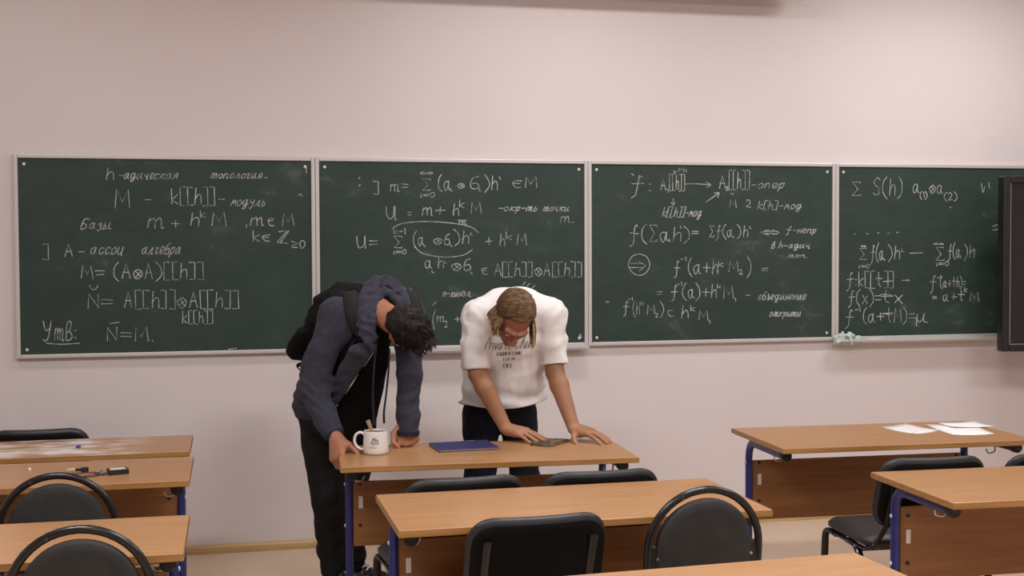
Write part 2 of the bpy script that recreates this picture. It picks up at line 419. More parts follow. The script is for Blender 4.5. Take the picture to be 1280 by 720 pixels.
# the local back top is at y = -.305, z = .785
for i, (x, y, d, lab) in enumerate([
    (.795, -2.045, 5, 'dark padded chair behind the empty desk, below the notebook'),
    (1.335, -2.035, 1, 'dark padded chair behind the empty desk, below the dark pouch'),
    (.905, -2.73, 3.5, 'black padded chair seen square from behind, nearest one at the empty desk'),
    (2.695, -2.08, -2.5, 'black padded chair tucked between the bare right desk and the desk with papers'),
    (3.235, -2.10, -2, 'black padded chair cut off by the right edge of the view'),
    (-.875, -.40, 0, 'dark padded chair between the wall and the chalk-smudged desk')]):
    place(pc, i == 0, x, y, d, lab, 'chair', PG)

# ------------------------------------------------------------------ round-backed chair
def make_round_chair():
    t = empty('round_back_chair')
    R, zc, yb, tilt = .190, .660, -.215, .11     # hoop radius, arch centre height, y at seat height
    def yy(z): return yb-(z-.44)*tilt if z > .44 else yb-(.44-z)*.10
    n = 22
    arc = [(R*math.cos(math.pi*k/n), zc+R*math.sin(math.pi*k/n)) for k in range(n+1)]
    side = [(.196, .015), (.194, .2), (R+.002, .44), (R, .56)]
    pts = [(x, yy(z), z) for x, z in side]+[(x, yy(z), z) for x, z in arc]+[(-x, yy(z), z) for x, z in reversed(side)]
    hp = MB(); hp.tube(pts, .0125, 12, .0125, up=(0, 1, 0)); hoop = hp.build('hoop_frame', M['chairtube'], t, smooth=True)
    for s in (-1, 1): MB().cyl((s*.196, yy(.01), 0), (s*.196, yy(.01), .022), .016, 12).build('foot_cap', M['blackplastic'], hoop)
    # upholstered half-round back: a domed D-shaped slab
    r, z0 = .163, .50; bm = bmesh.new(); rings_f, rings_b = [], []
    out = [(r*math.cos(math.pi*k/24), zc+r*math.sin(math.pi*k/24)) for k in range(25)]+[(-r, .60), (-r*.985, .54), (-r*.90, z0+.008), (-r*.5, z0), (r*.5, z0), (r*.90, z0+.008), (r*.985, .54), (r, .60)]
    cz = .655
    for s, rings in ((1, rings_f), (-1, rings_b)):
        for f, dz in ((1.0, .006), (.985, .014), (.94, .019), (.8, .021), (.5, .022)):
            rings.append([bm.verts.new((x*f, yy(cz+(z-cz)*f)+s*dz+.012*(1-(x*f/r)**2)*-1+.006, cz+(z-cz)*f)) for x, z in out])
    m = len(out)
    for rings in (rings_f, rings_b):
        for a, b in zip(rings, rings[1:]):
            for k in range(m): bm.faces.new((a[k], a[(k+1) % m], b[(k+1) % m], b[k]))
        bm.faces.new(rings[-1])
    for k in range(m): bm.faces.new((rings_f[0][k], rings_b[0][k], rings_b[0][(k+1) % m], rings_f[0][(k+1) % m]))
    bk = mbof(bm).build('backrest', M['fabricgrey'], t, smooth=True, ang=70)
    for s in (-1, 1):
        g = MB(); g.box((s*.165, yy(.60), .60), (.045, .020, .15)); b = g.build('back_bracket', M['blackplastic'], bk, bevel=.006)
        MB().cyl((s*.160, yy(.63)-.010, .635), (s*.160, yy(.63)-.0135, .635), .005, 10).build('bracket_screw', M['metal'], b)
    mbof(xform(pad(.41, .40, .05, .17), Matrix.Translation((0, 0, .435)))).build('seat', M['fabricgrey'], t, smooth=True, ang=80)
    for s in (-1, 1):
        g = MB(); g.tube(fillet([(s*.19, .20, .015), (s*.175, .17, .40), (s*.17, .05, .402), (s*.185, yy(.40), .402)], .05, 6), .0115, 10); o = g.build('leg', M['chairtube'], t, smooth=True)
        MB().cyl((s*.19, .20, 0), (s*.19, .20, .022), .015, 12).build('foot_cap', M['blackplastic'], o)
    g = MB(); g.tube([(-.175, .12, .400), (.175, .12, .400)], .010, 10); g.build('seat_frame', M['chairtube'], t, smooth=True)
    return t
rc = make_round_chair()
for i, (x, y, d, lab) in enumerate([
    (1.452, -2.795, 2, 'round-backed black chair at the empty desk, beside the padded chair'),
    (-.585, -2.035, 0, 'round-backed black chair at the desk with the wired circuit'),
    (-.415, -2.90, 0, 'round-backed black chair at the frontmost desk of the left column, nearest the viewer')]):
    place(rc, i == 0, x, y, d, lab, 'chair', 'round-backed chairs')
CHALK = {
 0: ([('h',0.430,0.896,0.465,0.896,0.061),('-адическая',0.487,0.898,0.775,0.900,0.058),('топология',0.950,0.905,1.207,0.907,0.052),('.',1.229,0.911,1.239,0.911,0.049),('M',0.472,0.749,0.543,0.749,0.093),('-',0.616,0.764,0.642,0.764,0.064),('k[[h]]',0.751,0.769,0.969,0.770,0.081),('-',0.991,0.772,1.016,0.772,0.057),('модуль',1.051,0.762,1.225,0.763,0.062),('Базы.',0.300,0.642,0.445,0.642,0.061),('m',0.630,0.645,0.707,0.645,0.084),('+',0.751,0.645,0.790,0.645,0.055),('h',0.849,0.658,0.885,0.658,0.068),('k',0.896,0.700,0.920,0.700,0.036),('M',0.955,0.658,1.028,0.658,0.068),(',m',1.127,0.658,1.220,0.658,0.066),('∈',1.243,0.658,1.272,0.658,0.059),('M',1.317,0.658,1.378,0.658,0.063),('k∈',1.166,0.576,1.248,0.575,0.053),('Z',1.290,0.565,1.352,0.565,0.063),('≥0',1.365,0.537,1.434,0.537,0.040),(']',0.114,0.490,0.139,0.490,0.067),('A',0.219,0.499,0.260,0.499,0.067),('-',0.287,0.502,0.313,0.502,0.057),('ассоц',0.343,0.513,0.500,0.512,0.067),('алгебра',0.597,0.511,0.789,0.510,0.071),('M=',0.299,0.387,0.410,0.386,0.064),('(A⊗A)[[h]]',0.456,0.385,0.908,0.381,0.077),('N=',0.332,0.233,0.443,0.231,0.072),('A[[h]]⊗A[[h]]',0.508,0.235,1.082,0.226,0.081),('k[[h]]',0.800,0.149,0.953,0.146,0.059),('Утв:',0.110,0.074,0.270,0.070,0.095),('N=M.',0.421,0.064,0.648,0.059,0.068)],
  [[(0.338,0.350),(0.347,0.332),(0.359,0.327),(0.371,0.335),(0.379,0.349)],[(0.125,0.056),(0.200,0.050),(0.283,0.053)],[(0.436,0.152),(0.482,0.158)],[(1.445,0.975),(1.446,0.939)],[(1.404,0.818),(1.414,0.826),(1.423,0.813)],[(1.031,0.005),(1.071,0.011)]]),
 1: ([(']',0.292,0.832,0.315,0.832,0.057),('m=',0.381,0.844,0.476,0.845,0.060),('Σ',0.557,0.848,0.603,0.848,0.063),('∞',0.545,0.917,0.619,0.918,0.033),('i=0',0.548,0.810,0.621,0.811,0.027),('(a',0.644,0.853,0.710,0.854,0.076),('i',0.713,0.846,0.723,0.846,0.021),('⊗',0.752,0.861,0.788,0.862,0.042),('б',0.822,0.859,0.865,0.859,0.064),('i',0.871,0.847,0.881,0.847,0.021),(')h',0.902,0.855,0.974,0.855,0.073),('i',0.986,0.912,0.997,0.912,0.028),('∈M',1.059,0.866,1.195,0.867,0.061),('U',0.359,0.694,0.410,0.694,0.066),('=',0.477,0.703,0.495,0.703,0.042),('m+',0.556,0.712,0.682,0.713,0.066),('h',0.725,0.713,0.756,0.713,0.064),('k',0.762,0.755,0.787,0.755,0.043),('M',0.824,0.722,0.880,0.722,0.064),('-окр-ть',0.980,0.737,1.195,0.738,0.049),('точки',1.233,0.738,1.382,0.738,0.046),('m.',1.334,0.676,1.409,0.676,0.053),('k-1',0.399,0.611,0.460,0.611,0.033),('m',0.755,0.661,0.797,0.661,0.030),('U=',0.199,0.537,0.308,0.537,0.063),('Σ',0.400,0.536,0.447,0.536,0.063),('i=0',0.398,0.503,0.463,0.503,0.024),('(a',0.505,0.551,0.561,0.551,0.068),('i',0.563,0.543,0.570,0.543,0.021),('⊗б',0.619,0.555,0.708,0.555,0.055),('i',0.711,0.542,0.719,0.542,0.018),(')h',0.730,0.558,0.812,0.557,0.070),('i',0.823,0.603,0.836,0.603,0.024),('+',0.907,0.545,0.945,0.545,0.061),('h',0.985,0.544,1.014,0.544,0.064),('k',1.023,0.580,1.052,0.579,0.040),('M',1.083,0.549,1.137,0.548,0.062),('a',0.569,0.425,0.603,0.425,0.068),('i',0.608,0.400,0.615,0.400,0.021),('h',0.641,0.427,0.668,0.427,0.058),('i',0.677,0.451,0.686,0.451,0.021),('⊗б',0.718,0.413,0.819,0.412,0.061),('i',0.822,0.392,0.830,0.392,0.018),('∈',0.884,0.389,0.916,0.388,0.055),('A[[h]]⊗A[[h]]',0.956,0.380,1.454,0.376,0.069),('п-лин',0.664,0.269,0.764,0.268,0.049),('эл',0.772,0.268,0.821,0.267,0.046),(',',0.611,0.233,0.626,0.233,0.061),('m',0.632,0.130,0.670,0.129,0.052),('2',0.675,0.101,0.690,0.101,0.034),('+',0.732,0.128,0.759,0.127,0.040)],
  [[(0.211,0.909),(0.217,0.915)],[(0.213,0.870),(0.218,0.876)],[(0.389,0.642),(0.452,0.670),(0.589,0.679),(0.743,0.667),(0.828,0.646),(0.864,0.618)],[(0.752,0.687),(0.799,0.685)],[(0.509,0.543),(0.558,0.505),(0.665,0.485),(0.773,0.493),(0.832,0.524)],[(0.625,0.200),(0.609,0.148),(0.616,0.090)],[(1.114,0.328),(1.130,0.343)],[(1.141,0.322),(1.157,0.337)],[(1.168,0.309),(1.184,0.324)],[(0.450,0.320),(0.462,0.308)],[(0.483,0.317),(0.495,0.305)],[(1.446,0.048),(1.440,0.032),(1.453,0.027),(1.450,0.040)]]),
 2: ([('f:',0.234,0.844,0.350,0.845,0.094),('A',0.408,0.856,0.441,0.856,0.066),('1',0.444,0.845,0.453,0.845,0.022),('[[h]]',0.463,0.861,0.553,0.862,0.079),('A',0.764,0.871,0.803,0.871,0.072),('2',0.807,0.858,0.819,0.859,0.022),('[[h]]',0.824,0.871,0.949,0.872,0.092),('-опер',0.958,0.872,1.162,0.873,0.061),('M',0.519,0.964,0.546,0.964,0.024),('1',0.553,0.958,0.561,0.958,0.019),('M',0.829,0.760,0.868,0.760,0.048),('2',0.932,0.763,0.958,0.763,0.042),('k[h]-мод',1.001,0.752,1.274,0.753,0.055),('k[[h]]-мод',0.419,0.708,0.651,0.708,0.063),('f(Σa',0.225,0.567,0.458,0.566,0.091),('i',0.463,0.566,0.471,0.566,0.022),('h)',0.486,0.569,0.587,0.569,0.079),('i',0.530,0.640,0.543,0.640,0.022),('=',0.597,0.600,0.634,0.600,0.038),('Σf(a',0.705,0.592,0.847,0.592,0.064),('i',0.850,0.587,0.857,0.587,0.019),(')h',0.876,0.592,0.941,0.592,0.064),('i',0.955,0.638,0.963,0.638,0.024),('⇔',1.013,0.603,1.131,0.602,0.035),('f-непр',1.180,0.612,1.365,0.612,0.048),('в h-адич',1.088,0.525,1.328,0.524,0.045),('топ.',1.193,0.470,1.311,0.469,0.032),('⇒',0.234,0.406,0.319,0.406,0.057),('f',0.491,0.379,0.526,0.378,0.076),('-1',0.528,0.455,0.563,0.454,0.024),('(a+h',0.575,0.381,0.753,0.380,0.087),('k',0.761,0.421,0.787,0.421,0.029),('M',0.825,0.389,0.883,0.388,0.064),('2',0.890,0.375,0.907,0.375,0.026),(')',0.938,0.375,0.962,0.374,0.096),('=',1.028,0.384,1.066,0.383,0.042),('=',0.388,0.253,0.416,0.253,0.044),('f',0.474,0.244,0.510,0.244,0.070),('-1',0.510,0.312,0.536,0.312,0.022),('(a)+h',0.540,0.243,0.745,0.241,0.076),('k',0.753,0.296,0.774,0.296,0.026),('M',0.791,0.240,0.849,0.239,0.067),('1',0.856,0.220,0.864,0.220,0.019),('-',0.928,0.240,0.959,0.239,0.032),('объединение',1.007,0.226,1.304,0.222,0.058),('открыты',1.077,0.128,1.266,0.125,0.052),('f',0.187,0.161,0.220,0.161,0.069),('-1',0.217,0.232,0.242,0.231,0.019),('(h',0.243,0.153,0.283,0.152,0.071),('k',0.286,0.204,0.306,0.204,0.024),('M',0.329,0.156,0.374,0.155,0.051),('2',0.379,0.135,0.392,0.134,0.022),(')',0.406,0.145,0.426,0.145,0.071),('⊂',0.453,0.141,0.489,0.141,0.054),('h',0.536,0.127,0.574,0.127,0.070),('k',0.592,0.168,0.614,0.167,0.029),('M',0.643,0.114,0.694,0.113,0.054),('1',0.702,0.092,0.709,0.092,0.019)],
  [[(0.558,0.893),(0.617,0.895),(0.710,0.890)],[(0.684,0.905),(0.712,0.890),(0.688,0.877)],[(0.685,0.791),(0.761,0.842)],[(0.735,0.842),(0.763,0.844),(0.756,0.820)],[(0.486,0.809),(0.484,0.775)],[(0.473,0.787),(0.484,0.773),(0.496,0.789)],[(0.499,0.967),(0.503,0.955)],[(0.488,0.967),(0.491,0.954)],[(0.838,0.843),(0.839,0.833)],[(0.850,0.843),(0.851,0.833)],[(0.280,0.496),(0.240,0.482),(0.217,0.436),(0.240,0.391),(0.280,0.374),(0.323,0.390),(0.344,0.435),(0.323,0.481),(0.280,0.496)],[(0.085,0.226),(0.102,0.226)],[(0.237,0.949),(0.247,0.940)]]),
 3: ([('Σ',0.088,0.833,0.140,0.834,0.078),('S(h)',0.223,0.834,0.411,0.835,0.102),('a',0.484,0.853,0.526,0.853,0.083),('(1)',0.530,0.818,0.576,0.819,0.038),('⊗a',0.593,0.850,0.683,0.850,0.076),('(2)',0.691,0.810,0.777,0.811,0.042),('Σ',0.138,0.455,0.180,0.455,0.065),('∞',0.146,0.516,0.176,0.516,0.024),('i=0',0.135,0.404,0.199,0.403,0.024),('f(a',0.210,0.454,0.293,0.454,0.086),('i',0.297,0.450,0.304,0.450,0.021),(')h',0.323,0.457,0.399,0.457,0.079),('i',0.410,0.498,0.423,0.498,0.028),('-',0.471,0.470,0.544,0.470,0.052),('Σ',0.640,0.446,0.694,0.446,0.076),('∞',0.624,0.525,0.686,0.524,0.028),('i=0',0.644,0.413,0.726,0.413,0.028),('f(a',0.721,0.465,0.799,0.465,0.077),('i',0.803,0.461,0.811,0.461,0.021),(')h',0.828,0.461,0.893,0.460,0.078),('i',0.896,0.506,0.912,0.506,0.024),('f:k[[t]]',0.057,0.297,0.358,0.293,0.082),('→',0.419,0.315,0.465,0.315,0.035),('f',0.603,0.275,0.642,0.274,0.083),('-1',0.649,0.333,0.672,0.333,0.024),('(a+th)=',0.669,0.285,0.840,0.283,0.059),('f(x)=',0.065,0.194,0.274,0.191,0.079),('tx',0.279,0.196,0.416,0.194,0.079),('=',0.619,0.209,0.646,0.208,0.035),('a+t',0.689,0.203,0.829,0.201,0.063),('k',0.832,0.255,0.848,0.255,0.031),('M',0.870,0.200,0.931,0.199,0.056),('f',0.047,0.075,0.103,0.074,0.086),('-1',0.110,0.147,0.144,0.147,0.024),('(a+tM)=',0.161,0.085,0.497,0.079,0.079),('μ',0.508,0.079,0.589,0.077,0.076)],
  [[(0.100,0.604),(0.108,0.605)],[(0.183,0.605),(0.190,0.609)],[(0.254,0.612),(0.262,0.612)],[(0.318,0.608),(0.330,0.610)],[(0.379,0.613),(0.390,0.617)],[(0.731,0.762),(0.736,0.767)],[(0.279,0.234),(0.355,0.236)],[(0.283,0.131),(0.359,0.136)],[(0.292,0.323),(0.354,0.326)],[(1.017,0.649),(1.052,0.660)],[(1.021,0.628),(1.056,0.631)],[(0.942,0.907),(0.952,0.855),(0.963,0.890)],[(0.991,0.916),(0.995,0.882)]]),
}
# ------------------------------------------------------------------ handwriting
# strokes on a grid: digit = x, letter = y with d = baseline, j = x-height, n = cap height
GL = {'A': '0d3n6d;1h5h', 'M': '0d1n4g7n8d', 'N': '0d0n6d6n', 'U': '0n0h2d5f6n;6n6d7d', 'Z': '1n7n0d7d;2d8n;2m4n', 'S': '6m4n1l2j5h5e2d0e',
 'h': '0d1n;0g3j5i5d', 'k': '0d0n;5j0g5d', 'f': '6m5n4l3d2b0a;0i7i', 'm': '0d1j;0h3j4i4d;4h6j7i7d8d', 'a': '5i3j0h1d3d5i;5j5e7d', 'i': '0j0d1d', 't': '3n3f5d;0j7j',
 'x': '0d5j;0j5d', '1': '0l2n2d', '2': '0l2n5l4h0d6d', '0': '3n0k1e3d5g5l3n', '[': '4o0o0c4c', ']': '0o4o4c0c', '(': '4o1l0h1e4b', ')': '0o3l4h3e0b',
 '=': '0j6j;0g6g', '-': '0h5h', '+': '4k4e;0h8h', '∈': '6j2j0h2d6d;0h5h', '⊗': '4j1i0g2d5d7g6i4j;2i6e;2e6i', '∞': '0k2m4k6m8k6j4k2j0k', 'Σ': '6m6n0n4i0d6d6e',
 '→': '0h9h;7j9h7f', '⇒': '0j7j;0f7f;5l9h5c', '⇔': '2j8j;2f8f;4l0h4d;6l9h6d', '⊂': '6j2j0h2d6d', '≥': '0m6j0g;0e6e', 'μ': '0a1j;0g2d4f5j;5j5e7d', ':': '0i1i;0e1e', '.': '0d1d', ',': '1e0b',
 'б': '5n2m0h1d4d5f4i1h', 'д': '5i3j0h1e4f5j;5j5d4a1a3d7f', 'и': '0j0e2d5j;5j5e7d', 'ч': '0j1g4g;5j4d6d', 'е': '0f5h4j1j0g1d5e', 'с': '5i3j0h1d5e', 'к': '0d1j;6j1g6d', 'я': '5d5j1i2g5g;2g0d',
 'т': '0d1j3i3d;3h5j5d;5h7j7d8d', 'о': '3j0h1d4e5h3j', 'п': '0d1j;0h4j5i5d6d', 'л': '0d1e4j4d6d', 'г': '0i2j3i1f2d4e', 'м': '0d2j3f5j6d', 'у': '0j1g4g;5j4d2a0b', 'ь': '1j0d3d4g1g', 'з': '0i3j3h1g4f3b0b',
 'ы': '1j0d3d3g1g;6j6d', 'ц': '0j0e4d5j;5j5d6b', 'р': '0a1j;0h4j5h3d1e', 'н': '0d1j;5j5d;0g5g', 'в': '0d1m4n3i0h;3i5f3d0d', 'ъ': '0j2j2d4d5g2g', 'э': '0i4j5g3d0e;2g5g', 'Б': '6n1n0d4d5g3i0i', 'У': '0n2i5j;7n4f2c0d',
 # printed letters for the shirt
 'P': '0d2n6n6j1i', 'r': '0d1j;0h3j5j', 'v': '0j2d5j', 'C': '7m4n0j1e4d7f', 'l': '0d4n2n1e3d', 'u': '0j0e3d5j;5j5d7d', 'b': '0d4n2n0e3d5g1h', 'I': '0d0n', 'E': '6n0n0d6d;0i5i', 'T': '0n6n;3n3d', 'O': '3n0j1d5d6j3n', 'R': '0d0n5n5i0i;3i6d', 'G': '6m3n0j1d5d6h3h', 'L': '0n0d5d', 'D': '0d0n4m5h3d0d', 'g': '5i3j0h1e4f5j;5j5d4a1a', 'e': '0f5h4j1j0g1d5e', 'o': '3j0h1d4e5h3j', 'n': '0d1j;0h4j5i5d6d', 's': '5i2j1i4f3d0e'}
rng = random.Random(7)
GL['а'] = GL['a']
def glyph_strokes(ch):
    out = []
    for s in GL[ch].split(';'):
        out.append([(int(s[k]), ord(s[k+1])-100) for k in range(0, len(s), 2)])
    return out
CURVED = set('SUhfmat20()∈⊗∞⊂μбдическтопгмуьзыцрвъэыБУaPrvClubOGDgeonsякнл')
def text_strokes(txt, jit=.35, gap=2.4):
    """polylines in grid units and the advance width"""
    x, out = 0.0, []
    for ch in txt:
        if ch == ' ': x += 4; continue
        st = glyph_strokes(ch); wd = max(p[0] for s in st for p in s)
        for s in st:
            q = [(x+a+rng.uniform(-jit, jit), b+rng.uniform(-jit, jit)) for a, b in s]
            if ch in CURVED and len(q) > 2: q = [(v.x, v.y) for v in catmull([(a, b, 0) for a, b in q], 5)]
            out.append(q)
        x += wd+gap*rng.uniform(.8, 1.2)
    return out, max(1, x-gap)
def fit(txt, u0, v0, u1, v1, cap, jit=.35):
    st, wd = text_strokes(txt, jit); res = []
    k = .0
    if sum(1 for c in txt if c in 'адическтолгямупьзбырнвэъц') > 2: cap *= .8; k = .28*cap
    for s in st: res.append([(u0+(a/wd)*(u1-u0), v0+(a/wd)*(v1-v0)+b/10*cap) for a, b in s])
    if k: res = [[(u+k*(v-v0)/cap, v) for u, v in s] for s in res]
    return res
def ribbon(bm, pts, w, conv):
    pts = [Vector((p[0], p[1], 0)) for p in pts]; n = len(pts); pr = None
    for i, p in enumerate(pts):
        d = pts[min(i+1, n-1)]-pts[max(i-1, 0)]
        if d.length < 1e-7: continue
        d.normalize(); nn = Vector((-d.y, d.x, 0)); ww = w*rng.uniform(.75, 1.2)*.5
        e = d*ww*(1 if i == n-1 else -1 if i == 0 else 0)
        a, b = bm.verts.new(conv(p+e+nn*ww)), bm.verts.new(conv(p+e-nn*ww))
        if pr: bm.faces.new((pr[0], pr[1], b, a))
        pr = (a, b)
def chalk_mat():
    m = bpy.data.materials.new('chalk_strokes'); m.use_nodes = True; nt = m.node_tree; N = nt.nodes.new; L = nt.links.new
    b = nt.nodes['Principled BSDF']; b.inputs['Base Color'].default_value = (.57, .59, .56, 1); b.inputs['Roughness'].default_value = .95; b.inputs['Specular IOR Level'].default_value = .1
    g = N('ShaderNodeNewGeometry'); n1 = N('ShaderNodeTexNoise'); n1.inputs['Scale'].default_value = 240; n2 = N('ShaderNodeTexNoise'); n2.inputs['Scale'].default_value = 14
    L(g.outputs['Position'], n1.inputs[0]); L(g.outputs['Position'], n2.inputs[0])
    mu = N('ShaderNodeMath'); mu.operation = 'ADD'; L(n1.outputs[0], mu.inputs[0]); L(n2.outputs[0], mu.inputs[1])
    r = N('ShaderNodeMapRange'); r.inputs[1].default_value = .72; r.inputs[2].default_value = 1.18; r.inputs[3].default_value = .25; r.inputs[4].default_value = .95; L(mu.outputs[0], r.inputs[0])
    L(r.outputs[0], b.inputs['Alpha']); return m
M['chalk'] = chalk_mat()
for i, (items, lines) in CHALK.items():
    bm = bmesh.new(); k = [0]
    def conv(p):
        k[0] += 1; return (p.x, -.0233-(k[0] % 7)*.00004, p.y)
    for tx, u0, v0, u1, v1, cap in items:
        for s in fit(tx, u0, v0, u1, v1, cap): ribbon(bm, s, .0044, conv)
    for l in lines:
        q = catmull([(a, b, 0) for a, b in l], 5) if len(l) > 2 else l
        ribbon(bm, [(v[0], v[1]) for v in q], .0044, conv)
    me = bpy.data.meshes.new('chalk_writing'); bm.to_mesh(me); bm.free(); me.materials.append(M['chalk'])
    o = bpy.data.objects.new('chalk_writing', me); C.objects.link(o); o.parent = boards[i]; o['kind'] = 'stuff'
# ------------------------------------------------------------------ soft volumes (for bodies and cloth)
def V3(a): return np.array(a, float)
def unit(a): a = V3(a); return a/np.linalg.norm(a)
def smin(a, b, k):
    if k <= 0: return np.minimum(a, b)
    h = np.clip(.5+.5*(b-a)/k, 0, 1); return b*(1-h)+a*h-k*h*(1-h)
class Vol:
    def __init__(s, lo, hi, h):
        s.lo = V3(lo); s.h = h; s.n = np.ceil((V3(hi)-s.lo)/h).astype(int)+1
        s.a = np.full(s.n, .06, np.float32)
    def sub(s, lo, hi):
        i0 = np.clip(np.floor((V3(lo)-s.lo)/s.h).astype(int), 0, s.n-1); i1 = np.clip(np.ceil((V3(hi)-s.lo)/s.h).astype(int)+1, 1, s.n)
        ax = [s.lo[k]+s.h*np.arange(i0[k], max(i1[k], i0[k]+1)) for k in range(3)]
        return tuple(slice(i0[k], max(i1[k], i0[k]+1)) for k in range(3)), np.meshgrid(*ax, indexing='ij', sparse=True)
    def put(s, f, lo, hi, k=.01, op='add'):
        m = .03+k; sl, (x, y, z) = s.sub(V3(lo)-m, V3(hi)+m)
        d = f(x, y, z).astype(np.float32); c = s.a[sl]
        if op == 'add': s.a[sl] = smin(c, d, k)
        elif op == 'cut': s.a[sl] = -smin(-c, d, k)
        elif op == 'and': s.a[sl] = -smin(-c, -d, k)
    def cone(s, a, b, ra, rb, k=.01, op='add'):
        a, b = V3(a), V3(b); ab = b-a; L = ab@ab+1e-12; r = max(ra, rb)
        def f(x, y, z):
            px, py, pz = x-a[0], y-a[1], z-a[2]
            t = np.clip((px*ab[0]+py*ab[1]+pz*ab[2])/L, 0, 1)
            return np.sqrt((px-t*ab[0])**2+(py-t*ab[1])**2+(pz-t*ab[2])**2)-(ra+(rb-ra)*t)
        s.put(f, np.minimum(a, b)-r, np.maximum(a, b)+r, k, op)
    def chain(s, pts, rs, k=.01, op='add', ks=None):
        for i in range(len(pts)-1): s.cone(pts[i], pts[i+1], rs[i], rs[i+1], k if i == 0 else (ks if ks is not None else k*.5), op)
    def oval(s, a, b, wa, wb, da, db, lat, k=.02, op='add'):
        """tapered link with an elliptical section: w half-width along lat, d half-depth"""
        a, b = V3(a), V3(b); ax = b-a; L = np.linalg.norm(ax); ax /= L
        l = V3(lat); l = unit(l-ax*(l@ax)); fr = np.cross(ax, l); R = max(wa, wb, da, db)
        def f(x, y, z):
            px, py, pz = x-a[0], y-a[1], z-a[2]
            t = px*ax[0]+py*ax[1]+pz*ax[2]; tt = np.clip(t/L, 0, 1); e = t-tt*L
            u = px*l[0]+py*l[1]+pz*l[2]; v = px*fr[0]+py*fr[1]+pz*fr[2]
            w = wa+(wb-wa)*tt; d = da+(db-da)*tt; m = np.minimum(w, d)
            return (np.sqrt((u/w)**2+(v/d)**2+(e/m)**2)-1)*m
        s.put(f, np.minimum(a, b)-R, np.maximum(a, b)+R, k, op)
    def ell(s, c, r, R=None, k=.01, op='add'):
        c, r = V3(c), V3(r); R = np.eye(3) if R is None else R
        def f(x, y, z):
            p = (x-c[0], y-c[1], z-c[2])
            q = [p[0]*R[i][0]+p[1]*R[i][1]+p[2]*R[i][2] for i in range(3)]
            k0 = np.sqrt(sum((q[i]/r[i])**2 for i in range(3))); k1 = np.sqrt(sum((q[i]/r[i]**2)**2 for i in range(3)))+1e-9
            return k0*(k0-1)/k1
        s.put(f, c-r.max(), c+r.max(), k, op)
    def half(s, p, n, k=.004, op='cut', lo=None, hi=None):
        """cut away the side of the plane that n points to (inside lo..hi)"""
        p, n = V3(p), unit(n); lo = s.lo if lo is None else lo; hi = s.lo+s.h*s.n if hi is None else hi
        sl, (x, y, z) = s.sub(lo, hi); d = (n[0]*(x-p[0])+n[1]*(y-p[1])+n[2]*(z-p[2])).astype(np.float32)
        s.a[sl] = np.maximum(s.a[sl], d) if op == 'cut' else np.minimum(s.a[sl], d)
    def warp(s, f, lo=None, hi=None):
        lo = s.lo if lo is None else lo; hi = s.lo+s.h*s.n if hi is None else hi
        sl, (x, y, z) = s.sub(lo, hi); s.a[sl] += f(x, y, z).astype(np.float32)
    def mesh(s, name, mats, parent=None, origin=(0, 0, 0), smooth=2, matf=None, keep=None):
        a = np.pad(np.clip(s.a, -.05, .05), 1, constant_values=.05)
        g = openvdb.FloatGrid(.05); g.copyFromArray(a.astype(np.float32)); pts, tri, quads = g.convertToQuads(0.0, 0.0) if False else openvdb_quads(g)
        P = (pts-1)*s.h+s.lo
        me = bpy.data.meshes.new(name); me.from_pydata((P-V3(origin)).tolist(), [], quads[:, ::-1].tolist()); 
        if smooth:
            bm = bmesh.new(); bm.from_mesh(me)
            for _ in range(smooth): bmesh.ops.smooth_vert(bm, verts=bm.verts, factor=.5, use_axis_x=True, use_axis_y=True, use_axis_z=True)
            # keep only sizeable pieces
            bm.verts.ensure_lookup_table(); seen = set(); comps = []
            for v in bm.verts:
                if v.index in seen: continue
                st, c = [v], []
                seen.add(v.index)
                while st:
                    q = st.pop(); c.append(q)
                    for e in q.link_edges:
                        o = e.other_vert(q)
                        if o.index not in seen: seen.add(o.index); st.append(o)
                comps.append(c)
            big = max(len(c) for c in comps)
            dead = [v for c in comps if len(c) < big*(keep if keep is not None else .5) for v in c]
            if dead: bmesh.ops.delete(bm, geom=dead, context='VERTS')
            bmesh.ops.recalc_face_normals(bm, faces=bm.faces)
            bm.to_mesh(me); bm.free()
        me.shade_smooth()
        mats = mats if isinstance(mats, (list, tuple)) else [mats]
        for m in mats: me.materials.append(m)
        if matf:
            n = len(me.polygons); cs = np.empty(n*3); me.polygons.foreach_get('center', cs); cs = cs.reshape(-1, 3)+V3(origin)
            me.polygons.foreach_set('material_index', matf(cs).astype(np.int32))
        o = bpy.data.objects.new(name, me); C.objects.link(o)
        if parent: o.parent = parent
        return o
def openvdb_quads(g):
    r = g.convertToQuads(0.0)
    return r[0].astype(float), None, r[1]
def folds(seed, scale, amp, n=7, aniso=None, sharp=True):
    """wrinkle field: a sum of warped ridges"""
    r = np.random.RandomState(seed); ks = []
    for _ in range(n):
        d = r.normal(size=3)
        if aniso is not None: d = d-np.outer(aniso, aniso)@d*.85
        d /= np.linalg.norm(d); ks.append((d*2*np.pi/(scale*r.uniform(.6, 1.6)), r.uniform(0, 6.28), r.normal(size=3)*9, r.uniform(0, 6.28)))
    def f(x, y, z):
        t = 0
        for k, ph, w, p2 in ks:
            q = k[0]*x+k[1]*y+k[2]*z+ph+1.3*np.sin(w[0]*x+w[1]*y+w[2]*z+p2)
            t = t+((1-2*np.abs(np.sin(q*.5))) if sharp else np.sin(q))
        return -t*amp/n*1.8
    return f

